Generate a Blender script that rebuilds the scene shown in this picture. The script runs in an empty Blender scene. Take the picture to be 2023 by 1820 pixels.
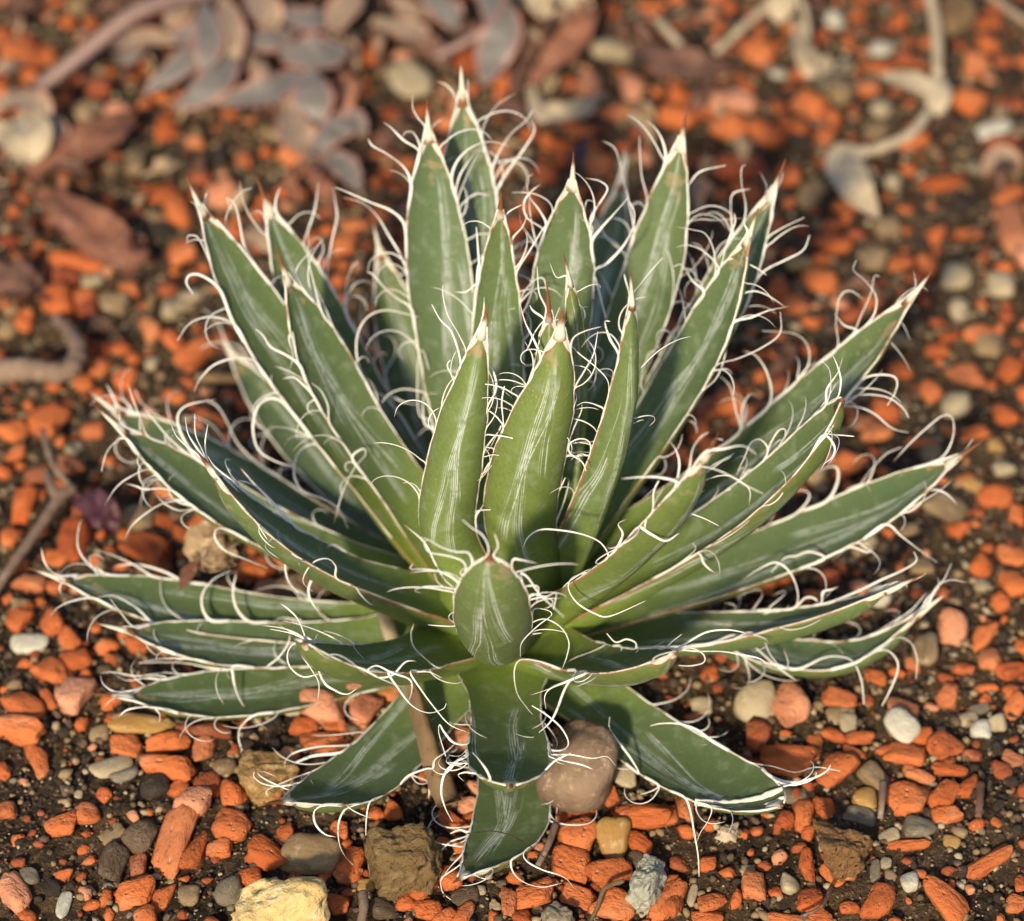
import bpy, bmesh, math, random
import numpy as np
from mathutils import Vector, Matrix, noise
random.seed(7)
sc = bpy.context.scene
COL = sc.collection
# ------------------------------------------------------------------ camera, sky, sun, exposure
TH = math.radians(42); F = 7225.0; D = 1.0          # F: focal length in pixels of a 2023 px wide picture
CX, CY = 1011.5, 910.0
AX = Vector((1, 0, 0)); AF = Vector((0, math.cos(TH), -math.sin(TH))); AU = Vector((0, math.sin(TH), math.cos(TH)))
def ray(x, y): return AX * ((x - CX) / F) + AU * ((CY - y) / F) + AF
CAM = -ray(990, 1265) * D
def at_depth(x, y, d): return CAM + ray(x, y) * d
def at_z(x, y, z):
    r = ray(x, y); return CAM + r * ((z - CAM.z) / r.z)
def depth(p): return (p - CAM).dot(AF)
def proj(p):
    v = p - CAM; d = v.dot(AF); return CX + v.dot(AX) / d * F, CY - v.dot(AU) / d * F
cd = bpy.data.cameras.new('camera'); cam = bpy.data.objects.new('camera', cd); COL.objects.link(cam)
cam.location = CAM; cam.rotation_euler = (math.pi / 2 - TH, 0, 0)
cd.sensor_width = 36; cd.lens = F / 2023 * 36; cd.clip_start = 0.02; cd.clip_end = 100
cd.dof.use_dof = True; cd.dof.focus_distance = 0.925; cd.dof.aperture_fstop = 8.0; cd.dof.aperture_blades = 0
sc.camera = cam
SUN_AZ, SUN_EL = math.radians(-105), math.radians(32)
sdir = Vector((math.cos(SUN_AZ) * math.cos(SUN_EL), math.sin(SUN_AZ) * math.cos(SUN_EL), math.sin(SUN_EL)))
w = bpy.data.worlds.new('World'); sc.world = w; w.use_nodes = True
sky = w.node_tree.nodes.new('ShaderNodeTexSky'); sky.sky_type = 'NISHITA'; sky.sun_disc = False
sky.sun_elevation = SUN_EL; sky.sun_rotation = math.pi / 2 - SUN_AZ
bg = w.node_tree.nodes['Background']; bg.inputs['Strength'].default_value = 0.13
w.node_tree.links.new(sky.outputs[0], bg.inputs['Color'])
sl = bpy.data.lights.new('sun', 'SUN'); sl.energy = 4.2; sl.angle = math.radians(3.5); sl.color = (1.0, 0.875, 0.645)
so = bpy.data.objects.new('sun', sl); COL.objects.link(so); so.rotation_euler = sdir.to_track_quat('Z', 'Y').to_euler()
sc.view_settings.view_transform = 'Standard'; sc.view_settings.look = 'None'
sc.view_settings.exposure = 0.50; sc.view_settings.gamma = 1.0
cy = sc.cycles; cy.max_bounces = 4; cy.diffuse_bounces = 2; cy.glossy_bounces = 2; cy.transmission_bounces = 0; cy.volume_bounces = 0
cy.caustics_reflective = False; cy.caustics_refractive = False; cy.use_adaptive_sampling = True; cy.adaptive_threshold = 0.02

# ------------------------------------------------------------------ helpers
def lk(o, parent=None):
    COL.objects.link(o)
    if parent is not None: o.parent = parent
    return o
def tag(o, label=None, cat=None, group=None, kind=None):
    if label: o['label'] = label
    if cat: o['category'] = cat
    if group: o['group'] = group
    if kind: o['kind'] = kind
    return o
def mesh(name, V, Fc, mat, uv=None, smooth=True):
    m = bpy.data.meshes.new(name); m.from_pydata([tuple(v) for v in V], [], Fc)
    if smooth: m.polygons.foreach_set('use_smooth', [True] * len(m.polygons))
    if uv is not None:
        l = m.uv_layers.new(name='UVMap')
        idx = np.empty(len(m.loops), dtype=np.int32); m.loops.foreach_get('vertex_index', idx)
        l.data.foreach_set('uv', np.asarray(uv, dtype=np.float32)[idx].ravel())
    if mat: m.materials.append(mat)
    m.update(); return m
def empty(name, loc=(0, 0, 0)):
    o = bpy.data.objects.new(name, None); o.location = loc; o.empty_display_size = 0.01; return lk(o)
def lerp_tab(tab, s):
    for (a, va), (b, vb) in zip(tab, tab[1:]):
        if s <= b:
            t = (s - a) / (b - a) if b > a else 0; t = t * t * (3 - 2 * t) * .5 + t * .5
            return va + (vb - va) * t
    return tab[-1][1]
def catmull(P, n):
    P = [Vector(p) for p in P]; Q = [P[0] * 2 - P[1]] + P + [P[-1] * 2 - P[-2]]
    out = []; k = len(P) - 1
    for i in range(n + 1):
        x = i / n * k; j = min(int(x), k - 1); t = x - j
        a, b, c, d = Q[j], Q[j + 1], Q[j + 2], Q[j + 3]
        out.append(0.5 * ((2 * b) + (c - a) * t + (2 * a - 5 * b + 4 * c - d) * t * t + (3 * b - a - 3 * c + d) * t ** 3))
    return out
def tube(P, R, sides=6, flat=1.0, cap=True, tw=0.0):
    """swept tube along points P with radii R; returns V, F, UV"""
    V, Fc, UV = [], [], []; n = len(P); prev = None
    for i in range(n):
        t = (P[min(i + 1, n - 1)] - P[max(i - 1, 0)])
        t = t.normalized() if t.length > 1e-9 else Vector((0, 0, 1))
        if prev is None: a = t.orthogonal().normalized()
        else:
            a = prev - t * prev.dot(t); a = a.normalized() if a.length > 1e-6 else t.orthogonal().normalized()
        prev = a; b = t.cross(a); ca, sa = math.cos(tw * i / n), math.sin(tw * i / n)
        a2 = a * ca + b * sa; b2 = b * ca - a * sa
        for k in range(sides):
            q = 2 * math.pi * k / sides
            V.append(P[i] + a2 * (math.cos(q) * R[i]) + b2 * (math.sin(q) * R[i] * flat)); UV.append((k / sides, i / (n - 1)))
    for i in range(n - 1):
        for k in range(sides):
            k2 = (k + 1) % sides
            Fc.append((i * sides + k, i * sides + k2, (i + 1) * sides + k2, (i + 1) * sides + k))
    if cap:
        Fc.append(tuple(range(sides - 1, -1, -1))); Fc.append(tuple((n - 1) * sides + k for k in range(sides)))
    return V, Fc, UV

# ------------------------------------------------------------------ materials
class NT:
    def __init__(s, name):
        s.m = bpy.data.materials.new(name); s.m.use_nodes = True; s.t = s.m.node_tree; s.b = s.t.nodes['Principled BSDF']
        s.coord = None
    def n(s, kind, **kw):
        x = s.t.nodes.new(kind)
        for k, v in kw.items(): setattr(x, k, v)
        return x
    def set(s, sock, v):
        if isinstance(v, bpy.types.NodeSocket): s.t.links.new(v, sock)
        elif v is not None:
            if hasattr(sock.default_value, '__len__') and len(v) == 3 and len(sock.default_value) == 4: v = (*v, 1)
            sock.default_value = v
    def math(s, op, a, b=None, c=None, clamp=False):
        x = s.n('ShaderNodeMath', operation=op, use_clamp=clamp)
        for i, v in enumerate((a, b, c)): s.set(x.inputs[i], v) if v is not None else None
        return x.outputs[0]
    def mix(s, f, a, b, mode='MIX'):
        x = s.n('ShaderNodeMix', data_type='RGBA', blend_type=mode)
        s.set(x.inputs[0], f); s.set(x.inputs[6], a); s.set(x.inputs[7], b); return x.outputs[2]
    def ss(s, v, lo, hi, a=0., b=1.):
        x = s.n('ShaderNodeMapRange', interpolation_type='SMOOTHSTEP'); s.set(x.inputs[0], v)
        for i, q in enumerate((lo, hi, a, b)): s.set(x.inputs[i + 1], q)
        return x.outputs[0]
    def tex(s, scale, detail=3, rough=.55, vec=None, dist=0., out=0):
        x = s.n('ShaderNodeTexNoise'); x.inputs['Scale'].default_value = scale; x.inputs['Detail'].default_value = detail
        x.inputs['Roughness'].default_value = rough; x.inputs['Distortion'].default_value = dist
        if vec is not None: s.t.links.new(vec, x.inputs['Vector'])
        return x.outputs[out]
    def vor(s, scale, vec=None, out='Distance', feature='F1'):
        x = s.n('ShaderNodeTexVoronoi', feature=feature); x.inputs['Scale'].default_value = scale
        if vec is not None: s.t.links.new(vec, x.inputs['Vector'])
        return x.outputs[out]
    def obj(s): return s.n('ShaderNodeTexCoord').outputs['Object']
    def rnd(s): return s.n('ShaderNodeObjectInfo').outputs['Random']
    def objr(s, k=3.0):
        """object coords shifted by a random amount per object"""
        v = s.n('ShaderNodeVectorMath', operation='ADD'); s.t.links.new(s.obj(), v.inputs[0])
        c = s.n('ShaderNodeCombineXYZ'); r = s.math('MULTIPLY', s.rnd(), k)
        s.t.links.new(r, c.inputs[0]); s.t.links.new(r, c.inputs[1]); s.t.links.new(c.outputs[0], v.inputs[1]); return v.outputs[0]
    def bump(s, h, strength=.5, dist=.001):
        x = s.n('ShaderNodeBump'); x.inputs['Strength'].default_value = strength; x.inputs['Distance'].default_value = dist
        s.t.links.new(h, x.inputs['Height']); s.t.links.new(x.outputs[0], s.b.inputs['Normal'])
    def fin(s, col, rough=.8, spec=.3):
        s.set(s.b.inputs['Base Color'], col); s.set(s.b.inputs['Roughness'], rough)
        s.set(s.b.inputs['Specular IOR Level'], spec); return s.m

def mat_leaf(name, young=0.0):
    N = NT(name); uvn = N.n('ShaderNodeUVMap'); sep = N.n('ShaderNodeSeparateXYZ'); N.t.links.new(uvn.outputs[0], sep.inputs[0])
    ux, v = sep.outputs[0], sep.outputs[1]
    outer = N.math('GREATER_THAN', ux, 1.5)
    u = N.math('MULTIPLY_ADD', N.math('SUBTRACT', ux, N.math('MULTIPLY', outer, 2.0)), 2.0, -1.0)   # -1..1
    r = N.rnd(); ob = N.objr()
    big = N.tex(60, 2, vec=ob); fine = N.tex(900, 1, vec=ob); mid = N.tex(230, 2, vec=ob)
    inner_c = N.mix(big, (.070, .104, .036), (.108, .145, .050))
    outer_c = N.mix(big, (.102, .142, .033), (.145, .186, .046))
    base = N.mix(outer, inner_c, outer_c)
    if young: base = N.mix(young, base, (.160, .208, .040))
    base = N.mix(N.ss(v, .48, .0, 0, .95), base, (.200, .270, .034))                 # paler yellow-green neck
    base = N.mix(N.math('MULTIPLY', r, .35), base, (.078, .116, .070))
    base = N.mix(N.ss(fine, .3, .75, 0, .25), base, (.045, .065, .02))
    base = N.mix(N.ss(mid, .54, .70, 0, .28), base, (.22, .26, .17))                 # waxy bloom blotches
    # bud imprints: pale bands of fine parallel scratches crossing the blade
    comb = None; slow = N.tex(30, 1, vec=ob); warp = N.math('MULTIPLY', N.math('SUBTRACT', slow, .5), .5)
    brk = N.ss(N.tex(420, 2, .7, vec=ob), .34, .52, .35, 1)
    for i, (a, sl_, wd, lo, hi) in enumerate(((-.30, .62, .40, .22, .97), (.55, -1.0, .36, .20, .82), (-.85, 1.6, .34, .50, .94))):
        ph = N.math('FRACT', N.math('MULTIPLY', N.math('ADD', r, i * .37), 5.3 + i))
        d = N.math('SUBTRACT', u, N.math('ADD', N.math('MULTIPLY', N.math('SUBTRACT', v, .3), sl_), N.math('MULTIPLY_ADD', ph, .8, a - .4)))
        d = N.math('ADD', d, warp)
        win = N.math('MULTIPLY', N.ss(d, -.01, .02), N.ss(d, wd, wd * .35))
        vv = N.math('ADD', v, N.math('MULTIPLY', N.math('SUBTRACT', ph, .5), .25))
        win = N.math('MULTIPLY', win, N.math('MULTIPLY', N.ss(vv, lo, lo + .05), N.ss(vv, hi, hi - .07)))
        c = N.n('ShaderNodeCombineXYZ'); N.set(c.inputs[0], N.math('MULTIPLY', d, 13.0)); N.set(c.inputs[1], N.math('MULTIPLY', v, 5.0)); N.set(c.inputs[2], N.math('MULTIPLY_ADD', r, 50, i * 7.0))
        nz = N.tex(1.0, 1, .5, vec=c.outputs[0])                                        # where each scratch starts and stops
        ln = N.ss(N.math('SINE', N.math('ADD', N.math('MULTIPLY', d, 95.0), N.math('MULTIPLY', nz, 5.0))), -.25, .55, .12, 1)
        k = N.math('MULTIPLY', win, N.math('MULTIPLY', ln, N.ss(nz, .40, .50)))
        comb = k if comb is None else N.math('MAXIMUM', comb, k)
    comb = N.math('MULTIPLY', N.math('MULTIPLY', comb, brk), .86)
    col = N.mix(comb, base, (.44, .47, .42))
    specks = N.math('GREATER_THAN', .17, N.vor(620, vec=ob)); sm = N.ss(big, .55, .68)
    col = N.mix(N.math('MULTIPLY', N.math('MULTIPLY', specks, sm), .6), col, (.36, .27, .14))  # clinging dust
    col = N.mix(N.math('MULTIPLY', N.ss(mid, .55, .63), N.ss(v, .80, .98, 0, .8)), col, (.30, .19, .09))      # dry patches near the tip
    au = N.math('ABSOLUTE', u)
    tipw = N.math('SUBTRACT', N.math('MULTIPLY', N.math('SUBTRACT', v, .915), 13.0), N.math('SUBTRACT', 1.0, au))
    col = N.mix(N.ss(tipw, -.22, -.05), col, (.22, .095, .035))
    col = N.mix(N.ss(au, .972, .988, 0, .8), col, (.24, .105, .04))                        # brown line along the horny edge
    col = N.mix(N.ss(tipw, -.06, .03), col, (.60, .55, .45))                         # horny white tip
    N.bump(N.math('ADD', N.math('MULTIPLY', fine, .35), N.math('ADD', N.math('MULTIPLY', comb, .25), big)), .25, .0008)
    return N.fin(col, N.math('ADD', N.math('MULTIPLY', comb, .2), N.ss(mid, .3, .7, .56, .72)), .32)
def mat_margin():
    N = NT('horny_margin'); ob = N.objr()
    c = N.mix(N.ss(N.tex(160, 3, vec=ob), .50, .68), (.62, .57, .47), (.27, .13, .055))
    return N.fin(c, .6, .3)
def mat_spine(name='terminal_spine', shift=0.0):
    N = NT(name); uvn = N.n('ShaderNodeUVMap'); sep = N.n('ShaderNodeSeparateXYZ'); N.t.links.new(uvn.outputs[0], sep.inputs[0]); v = sep.outputs[1]
    vn = N.math('ADD', v, N.math('MULTIPLY', N.math('SUBTRACT', N.tex(300, 3, vec=N.objr()), .5), .35))
    vn = N.math('ADD', vn, N.math('MULTIPLY', N.math('SUBTRACT', N.rnd(), .5), .3))
    vn = N.math('ADD', vn, N.ss(N.rnd(), .55, .7, shift, .22 + shift)); c = N.mix(N.ss(vn, .46, .80), (.62, .55, .43), (.17, .060, .02))
    c = N.mix(N.ss(vn, .10, .0), c, (.22, .095, .035)); N.bump(N.tex(500, 3), .3, .0005)
    return N.fin(c, .55, .3)
def mat_thread():
    N = NT('white_fibre'); ob = N.objr(); uvn = N.n('ShaderNodeUVMap'); sep = N.n('ShaderNodeSeparateXYZ'); N.t.links.new(uvn.outputs[0], sep.inputs[0])
    c = N.mix(N.tex(90, 3, vec=ob), (.64, .59, .51), (.80, .77, .71))
    tipf = N.math('MULTIPLY', N.ss(sep.outputs[1], .90, 1.0), N.ss(N.rnd(), .5, .6))
    c = N.mix(tipf, c, (.36, .19, .09))
    return N.fin(c, .55, .25)
def mat_brick(name, c1, c2, c3):
    N = NT(name); ob = N.objr(); r = N.rnd(); n1 = N.tex(70, 3, .6, vec=ob); n2 = N.tex(460, 3, .7, vec=ob); vo = N.vor(380, vec=ob)
    c = N.mix(N.ss(n1, .3, .7), c1, c2); c = N.mix(N.math('MULTIPLY', r, .7), c, c3); r2 = N.math('FRACT', N.math('MULTIPLY', r, 17.3)); c = N.mix(N.ss(r2, .45, 1.0, 0, .38), c, tuple(x * .55 for x in c2)); c = N.mix(N.ss(r2, .22, .0, 0, .35), c, (.50, .24, .12))
    c = N.mix(N.ss(n2, .58, .70, 0, .45), c, (.12, .034, .016))
    c = N.mix(N.ss(n1, .60, .74, 0, .5), c, (.060, .032, .018))                      # clinging soil
    c = N.mix(N.ss(vo, .14, .07, 0, .5), c, (.62, .42, .30))                          # pale grains
    c = N.mix(N.ss(n1, .45, .28, 0, .40), c, (.52, .24, .13))                         # chalky dust
    N.bump(N.math('ADD', n2, N.math('MULTIPLY', N.ss(vo, .0, .25), .5)), .9, .0012); return N.fin(c, .95, .12)
def mat_stone(name, c1, c2, c3, rough=.7, scale=90, bump=.4, pores=0.):
    N = NT(name); ob = N.objr(); r = N.rnd()
    n1 = N.tex(scale, 5, .62, vec=ob)
    c = N.mix(N.ss(n1, .3, .7), c1, c2); c = N.mix(N.ss(N.tex(scale * 3.5, 4, .7, vec=ob), .52, .70), c, c3)
    c = N.mix(N.math('MULTIPLY', r, .25), c, tuple(x * .6 for x in c1))
    h = N.math('ADD', n1, N.math('MULTIPLY', N.tex(scale * 7, 4, .7, vec=ob), .6))
    if pores: h = N.math('ADD', h, N.math('MULTIPLY', N.ss(N.vor(scale * 2.2, vec=ob), 0, .3), pores))
    N.bump(h, bump, .0015 if bump < .8 else .0028); return N.fin(c, rough, .25)
def mat_dry(name, c1, c2, c3, rough=.8):
    N = NT(name); ob = N.objr()
    c = N.mix(N.ss(N.tex(60, 4, .6, vec=ob), .3, .7), c1, c2); c = N.mix(N.ss(N.tex(260, 4, .7, vec=ob), .55, .7), c, c3)
    N.bump(N.tex(300, 4, .7, vec=ob), .5, .001); return N.fin(c, rough, .2)
def mat_petal(name, c1, c2, edge):
    N = NT(name); ob = N.objr(); uvn = N.n('ShaderNodeUVMap'); sep = N.n('ShaderNodeSeparateXYZ'); N.t.links.new(uvn.outputs[0], sep.inputs[0])
    au = N.math('ABSOLUTE', N.math('MULTIPLY_ADD', sep.outputs[0], 2, -1))
    c = N.mix(N.tex(80, 3, vec=ob), c1, c2); e = N.math('MAXIMUM', N.ss(au, .68, .93), N.ss(sep.outputs[1], .90, 1.0))
    c = N.mix(N.math('MULTIPLY', e, .85), c, edge); return N.fin(c, .5, .4)
def mat_soil():
    N = NT('soil'); ob = N.obj()
    c = N.mix(N.ss(N.tex(26, 4, .6, vec=ob), .42, .68), (.022, .015, .010), (.090, .053, .026))
    c = N.mix(N.ss(N.tex(120, 3, .7, vec=ob), .45, .65), c, (.075, .048, .026))
    c = N.mix(N.ss(N.tex(620, 4, .7, vec=ob), .53, .64), c, (.16, .105, .055))
    c = N.mix(N.ss(N.tex(900, 3, .7, vec=ob), .40, .30), c, (.012, .009, .007))
    N.bump(N.tex(420, 4, .8, vec=ob), 1.0, .0022)
    return N.fin(c, .95, .15)

M = {}
M['leaf'] = mat_leaf('agave_leaf'); M['young'] = mat_leaf('agave_young_leaf', .40)
M['margin'] = mat_margin(); M['spine'] = mat_spine(); M['spine_brown'] = mat_spine('terminal_spine_brown', .20); M['spine_scar'] = mat_spine('terminal_spine_scar', .50); M['thread'] = mat_thread()
M['o'] = mat_brick('brick_orange', (.49, .124, .034), (.36, .078, .024), (.55, .168, .056))
M['r'] = mat_brick('brick_red', (.27, .062, .026), (.20, .044, .020), (.31, .085, .032))
M['s'] = mat_brick('brick_salmon', (.56, .235, .125), (.48, .175, .085), (.60, .28, .165))
M['beige'] = mat_stone('stone_beige', (.42, .33, .20), (.30, .22, .12), (.48, .41, .28), .8, 100, .6)
M['white'] = mat_stone('stone_white', (.55, .50, .39), (.42, .36, .25), (.62, .58, .48), .75, 90, .6)
M['grey'] = mat_stone('stone_grey', (.225, .18, .12), (.14, .11, .072), (.30, .25, .175), .85, 90, .7)
M['tan'] = mat_stone('stone_tan', (.27, .18, .09), (.19, .12, .06), (.36, .26, .15), .8)
M['brown'] = mat_stone('stone_brown', (.155, .100, .058), (.10, .064, .038), (.22, .155, .10), .9, 110, .8)
M['dark'] = mat_stone('stone_dark', (.055, .038, .027), (.035, .025, .018), (.10, .07, .045), .9, 120, .9)
M['amber'] = mat_stone('stone_amber', (.40, .23, .07), (.30, .15, .04), (.50, .34, .15), .5)
M['yellow_rock'] = mat_stone('sandstone_yellow', (.62, .45, .20), (.50, .31, .10), (.70, .57, .34), .9, 60, .9, .9)
M['gold_rock'] = mat_stone('earthy_gold', (.36, .21, .07), (.24, .135, .05), (.44, .30, .13), .9, 70, .9, .6)
M['crust_rock'] = mat_stone('crusty_brown', (.20, .125, .050), (.14, .085, .033), (.26, .18, .085), .95, 80, 1.0, .7)
M['clump'] = mat_stone('earth_clump', (.29, .150, .055), (.20, .100, .038), (.36, .21, .09), 1.0, 200, 1.0, .8)
M['round_stone'] = mat_stone('smooth_stone', (.22, .145, .092), (.13, .080, .050), (.33, .22, .135), .8, 95, .6)
M['quartz'] = mat_stone('grey_green_stone', (.46, .44, .34), (.29, .28, .20), (.66, .62, .52), .8, 110, .9, .7)
M['soil'] = mat_soil()
M['twig'] = mat_dry('dry_twig', (.22, .145, .10), (.15, .095, .065), (.30, .22, .16))
M['stalk'] = mat_dry('dry_stalk', (.20, .125, .062), (.14, .085, .042), (.075, .045, .024), .85)
M['pale_dry'] = mat_dry('pale_dry', (.44, .345, .23), (.33, .245, .15), (.52, .43, .31))
M['tan_dry'] = mat_dry('tan_dry', (.34, .235, .135), (.22, .14, .075), (.44, .33, .20))
M['rust_dry'] = mat_dry('rusty_dry', (.24, .095, .052), (.13, .055, .034), (.36, .19, .12), .7)
M['brown_dry'] = mat_dry('brown_dry', (.16, .078, .05), (.085, .042, .03), (.25, .14, .09), .7)
M['petal'] = mat_petal('succulent_leaf', (.125, .110, .098), (.17, .14, .112), (.34, .15, .105))
M['petal_sunlit_pink'] = mat_petal('succulent_leaf_sunlit_pink', (.28, .19, .12), (.21, .14, .095), (.38, .18, .11))  # yellow sunlight painted into some sprig leaves; pinkish scales, stem and scraps share it
M['purple'] = mat_petal('purple_leaf', (.075, .025, .032), (.045, .016, .022), (.10, .035, .035))
M['stem'] = mat_petal('purple_stem', (.20, .115, .105), (.24, .15, .11), (.17, .10, .095))

# ------------------------------------------------------------------ ground
def gh(x, y):
    return .0045 * noise.noise(Vector((x * 9, y * 9, 1))) + .0022 * noise.noise(Vector((x * 30, y * 30, 4))) - .0015
def build_ground():
    xs = np.concatenate([-np.geomspace(8, .32, 16), np.linspace(-.30, .30, 420), np.geomspace(.32, 8, 16)])
    ys = np.concatenate([-np.geomspace(8, .22, 16), np.linspace(-.20, .46, 440), np.geomspace(.48, 9, 16)])
    V = []
    for y in ys:
        for x in xs:
            z = gh(x, y) if abs(x) < .5 and abs(y) < .7 else -.0015
            if abs(x) < .31 and -.21 < y < .47:
                z += .0017 * noise.noise(Vector((x * 150, y * 150, 9))) + .0016 * abs(noise.noise(Vector((x * 340, y * 340, 3)))) - .0004
            V.append((x, y, z))
    nx = len(xs)
    Fc = [(j * nx + i, j * nx + i + 1, (j + 1) * nx + i + 1, (j + 1) * nx + i) for j in range(len(ys) - 1) for i in range(nx - 1)]
    o = lk(bpy.data.objects.new('ground', mesh('ground', V, Fc, M['soil'])))
    tag(o, 'dark brown gritty soil under the brick gravel', 'soil', kind='structure')
build_ground()

# ------------------------------------------------------------------ agave
WP = [(0, 1.22), (.12, 1.08), (.28, .93), (.45, .94), (.62, 1.0), (.74, .95), (.84, .73), (.92, .42), (.97, .19), (1, .09)]
WY = [(0, .90), (.15, .92), (.35, 1.0), (.55, .95), (.70, .80), (.83, .55), (.92, .34), (.97, .18), (1, .10)]
WB = [(0, 1.2), (.12, 1.05), (.28, .92), (.45, .95), (.62, 1.0), (.80, .93), (.89, .76), (.95, .52), (.985, .28), (1, .10)]
WN = [(0, .8), (.25, .50), (.42, .62), (.58, .95), (.68, 1.0), (.78, .92), (.86, .72), (.92, .42), (.97, .19), (1, .09)]
WF = [(0, 1.4), (.12, 1.2), (.30, .88), (.45, .84), (.65, 1.0), (.80, .96), (.90, .72), (.96, .42), (1, .12)]
TP = [(0, .0095), (.25, .0066), (.6, .0048), (.85, .0032), (1, .0010)]
# id: tip pixel, tip height, base height, width px, bend, mid offsets px [(s,dx,dy)], roll deg, channel, young, spine length
def L(tip, z, zb=.014, w=140, bend=.08, mids=(), roll=0, ch=.22, young=0, spine=.0085, wp=None, r=.013, naz=None, vmax=None):
    return dict(tip=tip, z=z, zb=zb, w=w, bend=bend, mids=mids, roll=roll, ch=ch, young=young, spine=spine, wp=wp, r=r, naz=naz, vmax=vmax or (.93 if wp in (WB, WF) else 1))
LEAVES = {
 1: L((910, 118), .125, .020, 128), 2: L((843, 195), .128, .024, 128, mids=[(.5, -12, 0)]), 3: L((1133, 300), .130, .028, 132),
 4: L((1357, 210), .125, .022, 126, mids=[(.6, 18, 0)]), 5: L((1553, 312), .115, .020, 124), 6: L((1498, 410), .120, .024, 130),
 7: L((1243, 290), .072, .012, 110), 8: L((1845, 532), .097, .018, 130), 9: L((1665, 785), .095, .016, 140, ch=.45, spine=.001, wp=WB),
 10: L((1945, 868), .060, .010, 150), 11: L((1420, 855), .128, .026, 124, bend=.05), 12: L((1245, 530), .142, .030, 78, ch=.3, wp=WY, naz=-62, mids=[(.4, -20, 0)]),
 13: L((1112, 497), .132, .035, 66, young=1, wp=WY, naz=-70, mids=[(.5, -22, 0)]), 131: L((1080, 555), .131, .036, 92, young=1, wp=WY, naz=-92, mids=[(.25, -70, 0), (.5, -70, 0), (.78, -32, 0)], spine=.0085), 14: L((1112, 605), .130, .032, 150, young=1, wp=WY, bend=.04, spine=.0065, naz=-88, mids=[(.25, -62, 0), (.5, -62, 0), (.78, -22, 0)]),
 15: L((965, 600), .128, .030, 116, young=1, mids=[(.25, -72, 0), (.5, -58, 0), (.78, -26, 0)], wp=WY, bend=.04, spine=.0065, naz=-97), 16: L((990, 380), .128, .030, 108, young=1, mids=[(.6, -8, 0)], wp=WY, spine=.006),
 17: L((368, 350), .112, .020, 136), 18: L((505, 345), .100, .018, 130), 19: L((545, 487), .105, .024, 132),
 20: L((170, 770), .048, .010, 135, mids=[(.55, 10, -32)]), 21: L((185, 800), .070, .014, 132), 22: L((385, 885), .098, .020, 132),
 23: L((415, 640), .036, .008, 100), 24: L((735, 430), .070, .010, 110), 25: L((55, 1122), .035, .007, 138, mids=[(.6, 0, -14)]),
 26: L((185, 1230), .030, .009, 132), 27: L((180, 1370), .022, .006, 140), 28: L((600, 1268), .075, .016, 150, bend=.10, wp=WB, spine=.001, mids=[(.6, 0, -22)]),
 29: L((968, 1085), .105, .020, 156, bend=.10, wp=WB, spine=.0035), 30: L((1342, 1285), .072, .014, 138, bend=.075, spine=.003, mids=[(.6, 0, -14)]), 31: L((1825, 1135), .050, .010, 126, bend=.09, roll=[(0, 0), (.4, -8), (.7, -26), (1, -30)]),
 32: L((1880, 1165), .028, .006, 108, bend=.02, mids=[(.3, 30, 2), (.5, 46, 70), (.72, 32, 92)], wp=WN, roll=-14), 33: L((1010, 1555), .044, .012, 165, bend=.055, wp=WF, spine=.002), 34: L((1548, 1592), .022, .008, 165, spine=.001, wp=WB),
 35: L((520, 1588), .028, .008, 150, mids=[(.6, 20, 32)]), 36: L((893, 1745), .012, .005, 150, mids=[(.35, 60, 0), (.65, 85, 0), (.85, 50, 0)], spine=.004),
}
#LEAFDATA
agave = empty('agave'); tag(agave, 'green rosette agave with white curling threads along its pointed leaves', 'agave')
LG = {}     # leaf geometry for the threads
def hermite(pts, s):
    n = len(pts); tg = []
    for i in range(n):
        a, b = pts[max(0, i - 1)], pts[min(n - 1, i + 1)]; tg.append([(b[j] - a[j]) / (b[0] - a[0]) for j in (1, 2)])
    i = max(j for j in range(n - 1) if pts[j][0] <= s + 1e-9); a, b = pts[i], pts[i + 1]; h = b[0] - a[0]; t = (s - a[0]) / h
    return [(2 * t ** 3 - 3 * t * t + 1) * a[j] + (t ** 3 - 2 * t * t + t) * h * tg[i][j - 1] + (3 * t * t - 2 * t ** 3) * b[j] + (t ** 3 - t * t) * h * tg[i + 1][j - 1] for j in (1, 2)]
def leaf_frame(k, d):
    T0 = at_z(*d['tip'], d['z'])
    az = math.atan2(T0.y, T0.x)
    B = Vector((d['r'] * math.cos(az), d['r'] * math.sin(az), d['zb']))
    ch_ = T0 - B; Lg = ch_.length; rad = Vector((math.cos(az), math.sin(az), 0))
    t0 = ch_.normalized(); dn = Vector((0, 0, -1)); perp = dn - t0 * dn.dot(t0)
    if perp.length < .35: perp = rad - t0 * rad.dot(t0)
    perp.normalize()
    if perp.dot(rad) < 0 and t0.z > .5: perp = -perp
    Mi = (B + T0) * .5 + perp * (2 * d['bend'] * Lg)
    n = 44; S = [i / n for i in range(n + 1)]; C3 = []
    mids = [(0, 0, 0)] + list(d['mids']) + [(1, 0, 0)]
    for s in S:
        p = B * (1 - s) ** 2 + Mi * 2 * s * (1 - s) + T0 * s * s
        dx, dy = hermite(mids, s)
        x, y = proj(p); C3.append(at_depth(x + dx, y + dy, depth(p)))
    return az, rad, Lg, S, C3
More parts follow.
